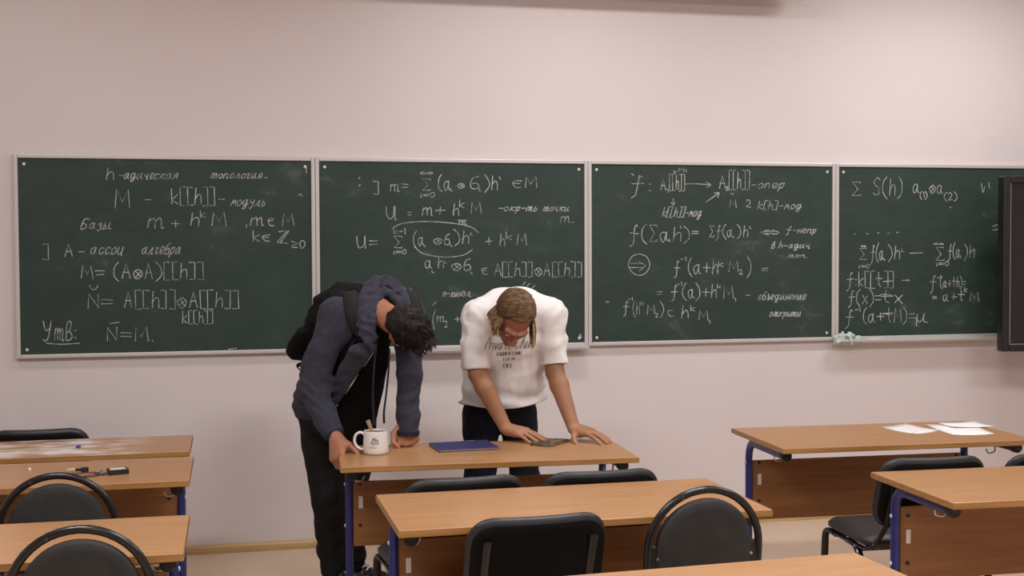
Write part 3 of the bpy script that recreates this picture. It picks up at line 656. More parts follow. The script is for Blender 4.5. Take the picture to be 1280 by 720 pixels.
# ------------------------------------------------------------------ hands
def hand(v, wrist, d, nrm, side, pose, thumb, L=.185, k=.006, forearm_r=(.030, .030)):
    """d: towards the fingers, nrm: out of the back of the hand, side: towards the thumb.
    pose: four (splay, mcp, pip, dip) in degrees, index finger first; thumb: three directions (d, n, s) with lengths"""
    d = unit(d); n = V3(nrm); n = unit(n-d*(n@d)); sd = V3(side); sd = unit(sd-d*(sd@d)-n*(sd@n)); w = V3(wrist); S = L/.185
    HP = lambda a, b, c: w+(d*a+n*b+sd*c)*S
    pl = .092
    # palm: a fan of metacarpals
    bases = [(.088, .004, .031), (.092, .006, .010), (.088, .004, -.011), (.080, .000, -.030)]
    for i, (a, b, c) in enumerate(bases):
        v.cone(HP(.004, 0, c*.55), HP(a, b-.004, c), .0155*S, .0125*S, .014)
    v.oval(HP(.008, -.002, 0), HP(.072, -.003, 0), .030*S, .040*S, .017*S, .0135*S, sd, .012)
    v.cone(HP(.02, -.010, .020), HP(.052, -.012, .030), .016*S, .013*S, .012)      # thenar
    v.cone(HP(.02, -.009, -.022), HP(.06, -.008, -.028), .014*S, .011*S, .012)
    lens = [(.043, .026, .021), (.047, .029, .022), (.043, .027, .021), (.034, .021, .019)]
    rad = [.0090, .0092, .0088, .0078]
    tips = []
    for (a, b, c), ls, r, (spl, m, p, q) in zip(bases, lens, rad, pose):
        s0 = math.radians(spl); dr = d*math.cos(s0)+sd*math.sin(s0); pt = HP(a, b-.004, c); ang = 0
        for j, (l, bend) in enumerate(zip(ls, (m, p, q))):
            ang += math.radians(bend); dirv = dr*math.cos(ang)-n*math.sin(ang); e = pt+dirv*l*S
            r0 = r*S*(1, .93, .86)[j]; r1 = r*S*(.95, .88, .76)[j]
            v.cone(pt, e, r0*1.03, r1, k if j == 0 else .003); pt = e
        tips.append((pt, dirv))
    pt = HP(.022, -.006, .026); pts = [pt]
    for a, b, c, l in thumb:
        e = unit(d*a+n*b+sd*c); pt = pt+e*l*S; pts.append(pt)
    v.chain(pts, [.0150*S, .0118*S, .0105*S, .0086*S][:len(pts)], .010, ks=.004)
    return tips, pts

# ------------------------------------------------------------------ heads
def head(v, c, upv, fwd, S=1.0, k=.012):
    """c: centre of the head; upv: crown; fwd: where the face looks. Returns a local-to-world function"""
    f = unit(fwd); u = V3(upv); u = unit(u-f*(u@f)); r = np.cross(f, u)      # r = the person's right
    R = np.array([r, f, u]); W = lambda x, y, z: V3(c)+(r*x+f*y+u*z)*S
    E = lambda x, y, z, a, b, g, kk=k, op='add': v.ell(W(x, y, z), V3((a, b, g))*S, R, kk, op)
    E(0, -.012, .030, .076, .096, .086)             # cranium
    E(0, .030, -.020, .064, .068, .090)             # face mass
    E(0, .040, -.082, .040, .046, .036, .02)        # jaw / chin
    v.cone(W(0, .078, -.108), W(0, .070, -.100), .017*S, .020*S, .018)
    for s in (-1, 1):
        E(s*.040, .062, -.028, .020, .020, .016, .015)          # cheekbone
        v.cone(W(s*.014, .096, .020), W(s*.046, .078, .022), .010*S, .009*S, .012)   # brow ridge
        E(s*.031, .094, .000, .015, .012, .010, .008, 'cut')      # eye socket
        E(s*.031, .079, .001, .0145, .0150, .0135, .003)          # lid over the eye
        v.cone(W(s*.058, .045, -.070), W(s*.060, .010, -.045), .012*S, .016*S, .02)  # jaw corner
        # ear
        E(s*.079, -.008, -.012, .009, .019, .032, .004); E(s*.087, -.004, -.010, .006, .011, .020, .003, 'cut')
        E(s*.080, -.001, -.038, .007, .010, .010, .004)
    v.chain([W(0, .094, .006), W(0, .108, -.018), W(0, .117, -.036)], [.0085*S, .0095*S, .0125*S], .010)
    for s in (-1, 1): E(s*.012, .104, -.040, .009, .010, .008, .005)
    v.cone(W(-.019, .088, -.066), W(.019, .088, -.066), .0068*S, .0068*S, .004)
    v.cone(W(-.015, .087, -.077), W(.015, .087, -.077), .0078*S, .0078*S, .004)
    v.cone(W(-.022, .094, -.0715), W(.022, .094, -.0715), .0022*S, .0022*S, .002, 'cut')
    return W, R
# ------------------------------------------------------------------ people
def skin_mat(name, c1, c2):
    m = mat(name, c1, .5, col2=c2, nscale=9, detail=5, bump=.12, bscale=260, spec=.4, sss=.25); return m
M['skin_a'] = skin_mat('skin_tan', srgb(178, 126, 98), srgb(160, 108, 82))
M['skin_b'] = skin_mat('skin_ruddy', srgb(166, 119, 89), srgb(152, 106, 78))
M['face_b'] = skin_mat('skin_flushed_face', srgb(158, 106, 88), srgb(147, 93, 77))
M['lip'] = skin_mat('lips', srgb(158, 92, 82), srgb(150, 86, 76))
M['eye'] = mat('eye_white', (.75, .72, .70, 1), .2)
M['iris'] = mat('iris_dark', (.03, .02, .012, 1), .2)
M['tee'] = mat('white_cotton', (.80, .765, .76, 1), .9, col2=(.77, .735, .73, 1), nscale=30, bump=.25, bscale=420, sheen=.2, spec=.2)
M['print'] = mat('shirt_print_ink', (.03, .03, .035, 1), .8)
M['jeans'] = mat('dark_navy_denim', srgb(24, 26, 36), .85, col2=srgb(30, 32, 43), nscale=40, bump=.3, bscale=500, spec=.2)
M['hoodie'] = mat('navy_fleece', srgb(54, 54, 65), .95, col2=srgb(61, 61, 73), nscale=60, bump=.35, bscale=500, sheen=.06, spec=.12)
M['hoodrib'] = mat('navy_ribbing', srgb(47, 47, 58), .95, bump=.5, bscale=300, spec=.15)
M['blacktee'] = mat('black_cotton', srgb(12, 12, 13), .9, bump=.3, bscale=400, spec=.2)
M['char'] = mat('charcoal_trousers', srgb(29, 29, 30), .9, col2=srgb(35, 35, 36), nscale=40, bump=.3, bscale=450, spec=.2)
M['bag'] = mat('black_nylon', srgb(13, 13, 14), .75, col2=srgb(17, 17, 18), nscale=30, bump=.4, bscale=400, spec=.2)
M['strap'] = mat('dark_grey_webbing', srgb(40, 38, 38), .85, bump=.4, bscale=600, spec=.25)
M['shoe'] = mat('dark_shoe', srgb(38, 38, 40), .7, col2=srgb(100, 98, 96), nscale=55, lo=.55, hi=.62, spec=.3)
M['sole'] = mat('shoe_sole', srgb(150, 146, 140), .7)
def hair_mat(name, c1, c2, st):
    return mat(name, c1, .55, col2=c2, nscale=9, stretch=st, detail=6, bump=.5, bscale=30, spec=.3)
M['hair_a'] = hair_mat('black_brown_hair', srgb(15, 10, 8), srgb(34, 24, 20), (6, 6, 6))
M['hair_b'] = hair_mat('dark_blond_hair', srgb(80, 57, 40), srgb(120, 92, 62), (3, 9, 9))
M['hair_tip'] = hair_mat('blond_hair_ends', srgb(138, 110, 68), srgb(176, 148, 98), (9, 9, 2))

def eyes_and_brows(body, W, R, origin, hairm):
    o0 = Vector(origin)
    for s in (-1, 1):
        e = MB(); c = Vector(W(s*.031, .0815, -.003))-o0; e.ball(c, .0128, 16)
        eo = e.build('eye', M['eye'], body, smooth=True)
        i = MB(); f = Vector(R[1])*.8-Vector(R[2])*.6; i.ball(c+f*.0085, .006, 12); i.build('iris', M['iris'], eo, smooth=True)
        b = MB(); b.tube([Vector(W(s*x, y, z))-o0 for x, y, z in ((.012, .103, .020), (.026, .102, .027), (.042, .094, .027), (.054, .080, .020))], [.003, .0045, .004, .002], 8)
        b.build('eyebrow', hairm, body, smooth=True)
def lip_index(W, idx=1):
    c = V3(W(0, .094, -.0715))
    def f(cs):
        d = np.linalg.norm((cs-c)*1.0, axis=1); return np.where(d < .0, idx, 0)
    return f
def shoe(v, heel, toe, w=.045):
    heel, toe = V3(heel), V3(toe); d = unit(toe-heel); z = np.array([0, 0, 1.]); lat = np.cross(d, z)
    v.oval(heel+d*.03+z*.045, toe-d*.05+z*.035, w*.82, w, .045, .035, lat, .02)
    v.oval(toe-d*.08+z*.032, toe-d*.035+z*.028, w, w*.8, .032, .026, lat, .02)
    v.cone(heel+d*.045+z*.05, heel+d*.05+z*.105, .043, .040, .02)
    v.half((0, 0, .012), (0, 0, -1))

# ===================================================================== the man in the white T-shirt
def man_tee():
    O = (1.255, -.90, 0)
    Rs, Re, Rw = V3((1.100, -1.200, 1.302)), V3((1.081, -1.250, 1.049)), V3((1.199, -1.300, 0.805))
    Ls, Le, Lw = V3((1.431, -1.200, 1.304)), V3((1.441, -1.250, 1.050)), V3((1.495, -1.375, 0.805))
    up_, fw_ = (.13, -.87, .47), (-.07, -.47, -.88)
    HC = V3((1.208, -1.44, 1.312))
    v = Vol((.85, -1.75, .0), (1.80, -.62, 1.56), .0034)
    # torso and legs under the clothes
    v.oval((1.253, -.92, .87), (1.256, -.99, 1.06), .15, .14, .09, .09, (1, 0, 0), .03)
    v.oval((1.256, -.99, 1.06), (1.27, -1.16, 1.30), .14, .145, .09, .085, (1, 0, 0), .03)
    for s, k_, a_ in ((-1, (1.155, -.90, .48), (1.150, -.885, .09)), (1, (1.385, -.90, .48), (1.395, -.885, .09))):
        v.chain([(1.254+s*.09, -.915, .86), k_, a_, (a_[0], a_[1]-.05, .035)], [.08, .05, .036, .024], .02)
    v.chain([(1.268, -1.18, 1.33), (1.245, -1.29, 1.36), HC+V3((.004, .05, .012))], [.068, .058, .056], .03)
    W, R = head(v, HC, up_, fw_, .98)
    for sh, el, wr, far in ((Rs, Re, Rw, 1), (Ls, Le, Lw, 1)):
        v.chain([sh*.8+V3((1.27, -1.17, 1.31))*.2, sh, el, el*.75+wr*.25, wr], [.05, .050, .0425, .0430, .0285], .02, ks=.012)
    dR = unit((.74, -.66, -.13)); nR = (-.05, -.12, 1)
    hand(v, Rw, dR, nR, np.cross(V3(nR), dR), [(9, 13, 6, -4), (3, 14, 5, -4), (-4, 14, 6, -4), (-11, 14, 8, -3)], [(.55, -.35, .75, .036), (.8, -.25, .5, .030), (.9, -.15, .35, .024)], .195)
    dL = unit((.66, -.74, -.14)); nL = (-.05, -.10, 1)
    hand(v, Lw, dL, nL, np.cross(dL, V3(nL)), [(12, 8, 12, 2), (3, 8, 13, 2), (-6, 10, 12, 4), (-15, 10, 10, 4)], [(.45, -.35, .8, .040), (.65, -.30, .65, .032), (.8, -.15, .5, .026)], .195)
    lipc = [V3(W(x, .093, -.0715)) for x in (-.012, 0, .012)]
    def mf(cs):
        d = np.min([np.linalg.norm(cs-c, axis=1) for c in lipc], axis=0); return np.where(d < .0125, 1, np.where(((cs-HC)@R[1] > .035) & (np.linalg.norm(cs-HC, axis=1) < .16), 2, 0))
    body = v.mesh('person', [M['skin_b'], M['lip'], M['face_b']], None, O, 2, mf)
    body.location = O
    tag(body, 'man in a white printed T-shirt leaning on the desk with both palms, head bowed', 'person')
    eyes_and_brows(body, W, R, O, M['hair_b'])
    # --- T-shirt
    t = Vol((.90, -1.50, .74), (1.66, -.68, 1.56), .0045)
    t.oval((1.254, -.935, .84), (1.256, -.995, 1.06), .208, .182, .138, .135, (1, 0, 0), .03)
    t.oval((1.256, -.995, 1.06), (1.266, -1.10, 1.22), .182, .180, .135, .130, (1, 0, 0), .04)
    t.oval((1.266, -1.10, 1.22), (1.272, -1.165, 1.325), .180, .150, .130, .108, (1, 0, 0), .04)
    t.oval((1.262, -1.20, 1.19), (1.268, -1.075, .85), .135, .180, .060, .085, (1, 0, 0), .06)     # the front hangs off the chest
    RM, RE = V3((1.077, -1.220, 1.173)), V3((1.079, -1.245, 1.020)); LM, LE = V3((1.436, -1.220, 1.173)), V3((1.443, -1.250, 1.010))
    fd = folds(3, .12, .0050, 6); fd2 = folds(8, .05, .0020, 6); fd3 = folds(14, .055, .0042, 6, aniso=unit((-.7, 0, -.7)))
    def wr(x, y, z):
        drag = fd3(np.abs(x-1.26), y, z)*np.clip((z-1.10)*8, 0, 1)*np.clip((np.abs(x-1.26)-.09)*12, 0, 1)
        hem = .004*np.sin(60*(z-5*(x-1.25)**2)+6*np.sin(9*x)+4*y)*np.exp(-((z-.91)/.06)**2)*np.clip((.22-np.abs(x-1.255))*20, 0, 1)
        return fd(x, y, z)*np.clip((1.36-z)*6, .2, 1)+fd2(x, y, z)*.7+drag+hem
    t.warp(wr)
    aR, aL = unit(RE-RM), unit(LE-LM)
    for st_, sh, md, en, ax, hp in ((V3((1.21, -1.15, 1.33)), Rs, RM, RE, aR, V3((1.079, -1.245, 1.067))), (V3((1.32, -1.15, 1.33)), Ls, LM, LE, aL, V3((1.440, -1.250, 1.080)))):
        tv = Vol(t.lo, t.lo+t.h*(t.n-1), t.h)
        tv.chain([st_, sh, md, en], [.10, .082, .070, .066], .02, ks=.02)
        tv.warp(wr); tv.chain([hp-ax*.06, en+ax*.05], [.040, .058], 0, 'cut'); tv.half(hp, ax)
        m_ = tuple(min(p, q) for p, q in zip(t.a.shape, tv.a.shape)); t.a = smin(t.a, tv.a[:m_[0], :m_[1], :m_[2]], .028)
    t.oval((1.254, -.940, .76), (1.256, -.965, .87), .186, .165, .120, .10, (1, 0, 0), .0, 'cut')
    t.warp(lambda x, y, z: .006*np.sin(60*(z-.25*(x-1.25)**2*20)+6*np.sin(9*x)+4*y)*np.exp(-((z-.90)/.06)**2))
    sl, (x, y, z) = t.sub((.9, -1.30, .70), (1.62, -.60, .93))
    t.a[sl] = np.maximum(t.a[sl], (.860+1.0*(x-1.235)**2-.12*(y+1.06)-z).astype(np.float32))
    tee = t.mesh('t_shirt', M['tee'], body, O, 2, keep=.1)
    # --- print on the chest
    bvh = BVHTree.FromPolygons([Vector(p.co)+Vector(O) for p in tee.data.vertices], [list(p.vertices) for p in tee.data.polygons])
    bm = bmesh.new(); cp = CAM
    a0, a1, a2 = Vector((1.101, -1.320, 1.166)), Vector((1.314, -1.320, 1.169)), Vector((1.101, -1.320, 1.223))
    ex, ez = (a1-a0), (a2-a0)
    def onshirt(p):
        q = a0+ex*p.x+ez*p.y; d = Vector((.16, .97, -.12)).normalized()
        hit = bvh.ray_cast(q-d*.35, d, 1.2)
        return (hit[0]-d*.0012-Vector(O)) if hit[0] else (q-Vector(O))
    for tx, u0, v0, u1, v1, cap, wd in (('Private', .0, .0, .58, -.06, .85, .014), ('Club', .66, -.03, 1.0, .02, .9, .014), ('NEW', .20, 1.05, .36, 1.0, .38, .018),
                                ('TOURER LOND', .26, -.55, .80, -.53, .27, .013), ('EST 20', .42, -.95, .66, -.93, .22, .013)):
        if tx == 'NEW': tx = 'IIE'
        for s in fit(tx, u0, v0, u1, v1, cap, .2):
            sl = .75 if cap > .8 else 0
            fine = []
            for a, b in zip(s, s[1:]):
                for q in range(4): fine.append((a[0]+(b[0]-a[0])*q/4, a[1]+(b[1]-a[1])*q/4))
            fine.append(s[-1]); fine = [(x+sl*(y-v0)*.12, y) for x, y in fine]
            ribbon(bm, fine, wd, onshirt)
    for cx in (.46, .55):                                            # small round emblem
        ribbon(bm, [(cx+.042*math.cos(k/12*6.283), -1.36+.17*math.sin(k/12*6.283)) for k in range(13)], .016, onshirt)
    ribbon(bm, [(.44, -1.36), (.50, -1.30), (.58, -1.36)], .014, onshirt)
    me = bpy.data.meshes.new('chest_print'); bm.to_mesh(me); bm.free(); me.materials.append(M['print'])
    o = bpy.data.objects.new('chest_print', me); C.objects.link(o); o.parent = tee; o['label'] = 'black script print'
    # --- trousers
    q = Vol((.98, -1.12, .02), (1.54, -.70, 1.02), .0055)
    q.oval((1.254, -.915, .93), (1.256, -.905, .83), .172, .182, .115, .118, (1, 0, 0), .03)
    for s, x1, x2, x3 in ((-1, 1.168, 1.160, 1.152), (1, 1.345, 1.380, 1.395)):
        q.chain([(x1, -.91, .82), (x2, -.90, .50), (x3, -.885, .06)], [.096, .072, .066], .015, ks=.02)
    q.half((0, 0, .036), (0, 0, -1)); ff = folds(11, .09, .006, 6); q.warp(lambda x, y, z: ff(x, y, z))
    q.mesh('trousers', M['jeans'], body, O, 2)
    for x in (1.150, 1.398):
        sv = Vol((x-.08, -1.14, -.01), (x+.08, -.78, .16), .005); shoe(sv, (x, -.815, 0), (x+(.02 if x > 1.2 else -.02), -1.09, 0)); sv.mesh('shoe', M['shoe'], body, O, 2)
    # --- hair: combed back from a parting, long at the sides
    h = Vol(HC-.2, HC+.2, .0036)
    E = lambda x, y, z, a, b, g, k=.012, op='add': h.ell(W(x, y, z), V3((a, b, g)), R, k, op)
    E(0, -.016, .036, .086, .104, .094)
    E(0, -.075, -.02, .070, .045, .075, .03)
    h.half(W(0, .050, .077), R[1]*.75-R[2]*.66)
    for s in (-1, 1): E(s*.085, .050, -.055, .055, .055, .060, .006, 'cut')
    hf = folds(21, .03, .003, 6, aniso=R[0]); h.warp(lambda x, y, z: hf(x, y, z))
    base = h.mesh('hair', [M['hair_b'], M['hair_tip']], body, O, 2, keep=.1)
    rg = random.Random(5); mb = MB()
    for i in range(650):
        y0 = rg.uniform(-.088, .046); s = rg.choice((-1, 1)); th1 = math.radians(rg.uniform(70, 108)); pts = []
        rr = rg.uniform(.985, 1.02); wob = rg.gauss(0, .005); a0 = rg.uniform(.02, .5); ph = rg.uniform(0, 3)
        for k in range(8):
            th = s*(a0+(th1-a0)*k/7); yy = y0-.035*(k/7)**1.5+wob*math.sin(ph+k*.45)
            sq = math.sqrt(max(.05, 1-((yy+.016)/.108)**2))
            pts.append(Vector(W(.0875*rr*math.sin(th)*sq+.012*(1-k/7), yy, .036+.0945*rr*math.cos(th)*sq))-Vector(O))
        mb.tube(catmull(pts, 2), [.0017]*14+[.0006], 4)
    mb.build('hair_strands', M['hair_b'], base, smooth=True)
    rg = random.Random(9)
    for nm, mt, cnt, lo_, hi_ in (('side_hair', 'hair_b', 150, .55, .85), ('hair_ends', 'hair_tip', 110, .8, 1.06)):
        for side, dx, L_ in ((-1, -.036, .070), (1, -.004, .115)):
            tp = MB()
            for k in range(cnt):
                f = rg.random(); lx = -side*rg.uniform(.068, .080); l = L_*rg.uniform(lo_, hi_)
                st = Vector(W(lx, .048-.105*f, .052-.045*f)); ax_ = dx*rg.uniform(.5, 1.1)+side*.010*(f-.3); ay = rg.gauss(0, .006)
                pts = [st, st+Vector((ax_*.30+side*.004, ay*.3, -l*.28)), st+Vector((ax_*.62+side*.007, ay*.6, -l*.58)), st+Vector((ax_*.92+side*.004, ay, -l*.85)), st+Vector((ax_-side*.004, ay*1.2, -l))]
                tp.tube(catmull([p-Vector(O) for p in pts], 3), [.0026]*9+[.0022, .0016, .0010, .0005], 4)
            tp.build(nm, M[mt], base, smooth=True, label='blond loose hair ends beside the face' if nm == 'hair_ends' else None)
    # ring
    return body
man_b = man_tee()

# ===================================================================== the man in the navy hoodie
def man_hoodie():
    O = (.50, -.85, 0)
    Rs, Re, Rw = V3((0.453, -1.250, 1.323)), V3((0.348, -1.260, 1.000)), V3((0.432, -1.425, 0.807))
    Ls, Le, Lw = V3((0.763, -1.230, 1.331)), V3((0.761, -1.330, 1.055)), V3((.750, -1.365, .868))
    up_, fw_ = (.28, -.95, .02), (.56, .14, -.82)
    HC = V3((0.730, -1.500, 1.274)); NK = V3((.618, -1.30, 1.345)); lat = unit((.98, .17, 0)); 
    sp = [V3((.445, -.95, .90)), V3((.480, -1.04, 1.08)), V3((.548, -1.17, 1.24)), V3((.600, -1.265, 1.325))]
    fr = unit(np.cross(lat, unit(sp[3]-sp[0])));  fr = fr if fr[2] < 0 else -fr          # out of the chest
    v = Vol((.24, -1.72, .0), (.90, -.55, 1.46), .0034)
    for a, b, w0, w1 in ((sp[0], sp[1], .14, .13), (sp[1], sp[2], .13, .14), (sp[2], sp[3], .14, .12)): v.oval(a, b, w0, w1, .085, .085, lat, .03)
    RK, RA, LK, LA = V3((0.428, -0.880, 0.491)), V3((0.469, -0.737, 0.100)), V3((0.541, -0.950, 0.499)), V3((0.559, -0.727, 0.100))
    for hj, kn, an in ((V3((0.398, -0.930, 0.883)), RK, RA), (V3((0.552, -0.980, 0.884)), LK, LA)): v.chain([hj, kn, an, an+V3((.05, -.06, -.062))], [.08, .05, .034, .026], .02)
    v.chain([sp[3]*.6+sp[2]*.4, NK, NK*.45+HC*.55, HC+V3((-.02, .03, .015))], [.07, .060, .056, .060], .03)
    W, R = head(v, HC, up_, fw_, .93)
    for sh, el, wr in ((Rs, Re, Rw), (Ls, Le, Lw)): v.chain([sh*.75+sp[3]*.25, sh, el, el*.7+wr*.3, wr], [.05, .044, .033, .034, .028], .02, ks=.012)
    # right hand grips the desk edge: thumb on top, fingers down the side and under
    dR = unit((-.02, -.62, -.78)); nR = V3((-.80, -.45, .38)); sR = np.cross(nR, dR); sR = sR if sR[1] < 0 else -sR
    hand(v, Rw, dR, nR, sR, [(10, 34, 48, 30), (2, 38, 52, 32), (-5, 40, 56, 34), (-12, 42, 58, 34)], [(.62, -.50, .62, .038), (.78, -.50, .36, .031), (.85, -.45, .25, .024)], .200)
    # left fist stands on its knuckles
    dL = unit((-.02, -.05, -1)); nL = V3((.10, -1, .08)); sL = V3((-1, -.1, 0))
    hand(v, Lw, dL, nL, sL, [(3, 74, 95, 55), (1, 78, 96, 55), (-1, 80, 96, 55), (-3, 82, 98, 55)], [(.75, .05, .75, .042), (.85, .25, .10, .034), (.55, .35, -.55, .026)], .212)
    lipc = [V3(W(x, .093, -.0715)) for x in (-.012, 0, .012)]
    def mf(cs):
        d = np.min([np.linalg.norm(cs-c, axis=1) for c in lipc], axis=0); return np.where(d < .0125, 1, 0)
    body = v.mesh('person', [M['skin_a'], M['lip']], None, O, 2, mf); body.location = O
    tag(body, 'dark-haired man in a navy hoodie wearing a backpack, leaning beside the mug', 'person')
    eyes_and_brows(body, W, R, O, M['hair_a'])
    # --- black T-shirt
    b = Vol((.24, -1.56, .66), (.90, -.75, 1.40), .0055)
    b.oval(sp[0]+V3((.01, 0, -.05)), sp[1]+fr*.02, .150, .145, .10, .11, lat, .03); b.oval(sp[1]+fr*.02, sp[2]+fr*.02, .145, .150, .11, .11, lat, .03); b.oval(sp[2]+fr*.02, sp[3]+fr*.02, .15, .12, .11, .10, lat, .03)
    b.oval(V3((0.612, -1.290, 1.161)), V3((0.559, -1.050, 0.701)), .075, .060, .045, .05, lat, .05)           # front hanging down
    b.oval(V3((0.554, -1.240, 1.105)), V3((0.482, -1.050, 0.704)), .080, .080, .045, .06, lat, .05)
    fb = folds(31, .10, .003, 6); b.warp(lambda x, y, z: fb(x, y, z)); b.half((0, 0, .745), (0, 0, -1))
    b.mesh('black_t_shirt', M['blacktee'], body, O, 2, keep=.1)
    # --- hoodie
    j = Vol((.20, -1.60, .70), (.92, -.68, 1.48), .0045)
    j.oval(sp[0]+V3((-.01, .01, -.01)), sp[1], .170, .168, .130, .135, lat, .03); j.oval(sp[1], sp[2], .168, .175, .135, .130, lat, .03); j.oval(sp[2], sp[3], .175, .135, .130, .105, lat, .03)
    z0, z1, z2 = V3((0.621, -1.400, 1.211)), V3((0.525, -1.240, 1.028)), V3((0.425, -1.100, 0.860))
    j.oval(V3((0.565, -1.375, 1.169)), V3((0.476, -1.190, 0.924)), .085, .095, .042, .050, lat, .06)            # right front panel hangs open
    # the open front: everything to the wearer's left of the zip line
    vd = unit(z1-V3(CAM)); cn = unit(np.cross(unit(z2-z0), vd)); cn = cn if cn@lat > 0 else -cn; pm = sp[1]*.5+sp[2]*.5
    def front_open(x, y, z):
        # the zip line bends a little at its middle
        d1 = cn[0]*(x-z1[0])+cn[1]*(y-z1[1])+cn[2]*(z-z1[2])
        d2 = fr[0]*(x-pm[0])+fr[1]*(y-pm[1])+fr[2]*(z-pm[2])+.02
        return np.minimum(np.minimum(d1, d2), (1.285-z))
    sl, (x, y, z) = j.sub((.2, -1.6, .70), (.92, -.70, 1.30)); j.a[sl] = np.maximum(j.a[sl], front_open(x, y, z).astype(np.float32))
    # hem band
    j.half((.43, -1.02, .828), (.0, -.25, -1), lo=(.2, -1.35, .68), hi=(.8, -.68, .93))
    # sleeves
    Sr = [V3((.545, -1.20, 1.315)), Rs, V3((0.388, -1.265, 1.164)), Re, V3((0.390, -1.345, 0.890)), V3((0.426, -1.400, 0.817))]
    Sl = [V3((.66, -1.21, 1.32)), Ls, V3((0.766, -1.280, 1.192)), Le, V3((0.750, -1.350, 0.889)), V3((0.745, -1.360, 0.813))]
    for S_, rs, hp in ((Sr, [.095, .080, .066, .066, .054, .048], V3((0.427, -1.400, 0.814))), (Sl, [.095, .078, .062, .058, .052, .052], V3((0.745, -1.360, 0.806)))):
        tv = Vol(j.lo, j.lo+j.h*(j.n-1), j.h); ax = unit(S_[5]-S_[4])
        tv.chain(S_[:5]+[S_[5]+ax*.04], rs, .02, ks=.02); tv.half(hp, ax)
        m_ = tuple(min(p, q) for p, q in zip(j.a.shape, tv.a.shape)); j.a = smin(j.a, tv.a[:m_[0], :m_[1], :m_[2]], .024)
    f1 = folds(41, .13, .0038, 6); f2 = folds(44, .05, .0016, 6)
    j.warp(lambda x, y, z: f1(x, y, z)+f2(x, y, z))
    # bunching at the right elbow and forearm
    j.warp(lambda x, y, z: .0030*np.sin(115*(z+.35*x)+6*np.sin(17*x+9*y))*np.exp(-((z-.98)/.10)**2)*np.clip((.50-x)*9, 0, 1))
    j.warp(lambda x, y, z: .0022*np.sin(120*(z-.3*x)+5*np.sin(19*x))*np.exp(-((z-.95)/.10)**2)*np.clip((x-.66)*12, 0, 1))
    hd = j.mesh('hoodie', M['hoodie'], body, O, 2, keep=.05)
    # ribbed cuffs
    for (a, e, r0) in ((Sr[4]*.35+Sr[5]*.65, Sr[5]+unit(Sr[5]-Sr[4])*.012, .043), (Sl[4]*.1+Sl[5]*.9, Sl[5]+unit(Sl[5]-Sl[4])*.018, .053)):
        a, e = Vector(a), Vector(e); c = MB(); n = 5
        c.tube([a+(e-a)*k/n-Vector(O) for k in range(n+1)], [r0*.98, r0*1.05, r0*1.03, r0, r0*.96, r0*.90], 24); c.build('cuff', M['hoodrib'], hd, smooth=True)
    # zip edge
    zp = MB(); zpts = []
    bvj = BVHTree.FromPolygons([Vector(p.co)+Vector(O) for p in hd.data.vertices], [list(p.vertices) for p in hd.data.polygons])
    for k in range(34):                                             # walk down the open edge of the front panel
        p = Vector(z0+(z2-z0)*(k/33)); dd = (p-CAM).length
        for e in range(60):
            q = p+Vector(cn)*(.012-.0012*e); hit = bvj.ray_cast(CAM, (q-CAM).normalized())
            if hit[0] and abs(hit[3]-dd) < .17: zpts.append(hit[0]-(q-CAM).normalized()*.002-Vector(O)); break
    for _ in range(6): zpts = [zpts[0]]+[(zpts[i-1]+zpts[i]*2+zpts[i+1])/4 for i in range(1, len(zpts)-1)]+[zpts[-1]]
    zp.tube(zpts, .0042, 8, .003); zp.build('zipper', M['screw'], hd, smooth=True, label='pale zipper edge')
    # hood lying round the neck
    g = Vol((.42, -1.56, 1.12), (.88, -1.05, 1.50), .004)
    ring1 = [(0.590, -1.430, 1.186), (0.565, -1.410, 1.258), (0.561, -1.360, 1.334), (0.582, -1.300, 1.408), (0.630, -1.250, 1.455), (0.684, -1.240, 1.450), (0.726, -1.270, 1.412), (0.746, -1.330, 1.365), (0.744, -1.370, 1.318)]
    ring2 = [(0.596, -1.440, 1.225), (0.590, -1.405, 1.308), (0.607, -1.350, 1.375), (0.644, -1.310, 1.421), (0.686, -1.310, 1.414), (0.717, -1.340, 1.376), (0.732, -1.380, 1.329)]
    g.chain([Vector(p) for p in catmull(ring1, 2)], [.020, .026, .031, .035, .038, .040, .041, .041, .041, .039, .037, .035, .034, .031, .029, .026, .022], .012, ks=.01)
    g.chain([Vector(p) for p in catmull(ring2, 2)], [.014, .018, .021, .023, .024, .024, .024, .024, .023, .022, .021, .020, .016], .006, ks=.006)
    nkc = V3((0.664, -1.340, 1.352))
    def pleat(x, y, z):
        a = np.arctan2(z-nkc[2], x-nkc[0]); r_ = np.sqrt((x-nkc[0])**2+(z-nkc[2])**2)
        return -.008*(1-np.abs(np.sin(70*r_+1.8*np.sin(3*a+1)+9*y+.8*np.sin(7*a))))+.004
    fh = folds(51, .05, .002, 5); g.warp(lambda x, y, z: pleat(x, y, z)+fh(x, y, z))
    g.mesh('hood', M['hoodie'], hd, O, 2, keep=.1)
    # hanging cords
    for pts, r in (([(0.606, -1.440, 1.214), (0.597, -1.420, 1.120), (0.592, -1.400, 0.998), (0.595, -1.390, 0.885), (0.595, -1.390, 0.854)], .0065), ([(0.663, -1.420, 1.184), (0.658, -1.400, 1.065), (0.648, -1.390, 0.967), (0.641, -1.385, 0.908), (0.641, -1.385, 0.859)], .0060)):
        c = MB(); q = catmull(pts, 5); c.tube([p-Vector(O) for p in q], [r]*(len(q)//2)+[r*(1+.9*k/(len(q)-len(q)//2-1)) for k in range(len(q)-len(q)//2)], 8, .004); c.build('drawstring', M['hoodrib'], hd, smooth=True)
    # --- trousers
    q = Vol((.22, -1.20, .0), (.78, -.55, 1.02), .0055)
    q.oval(sp[0]+V3((0, 0, .03)), sp[0]+V3((.004, .0, -.07)), .150, .155, .11, .115, lat, .03)
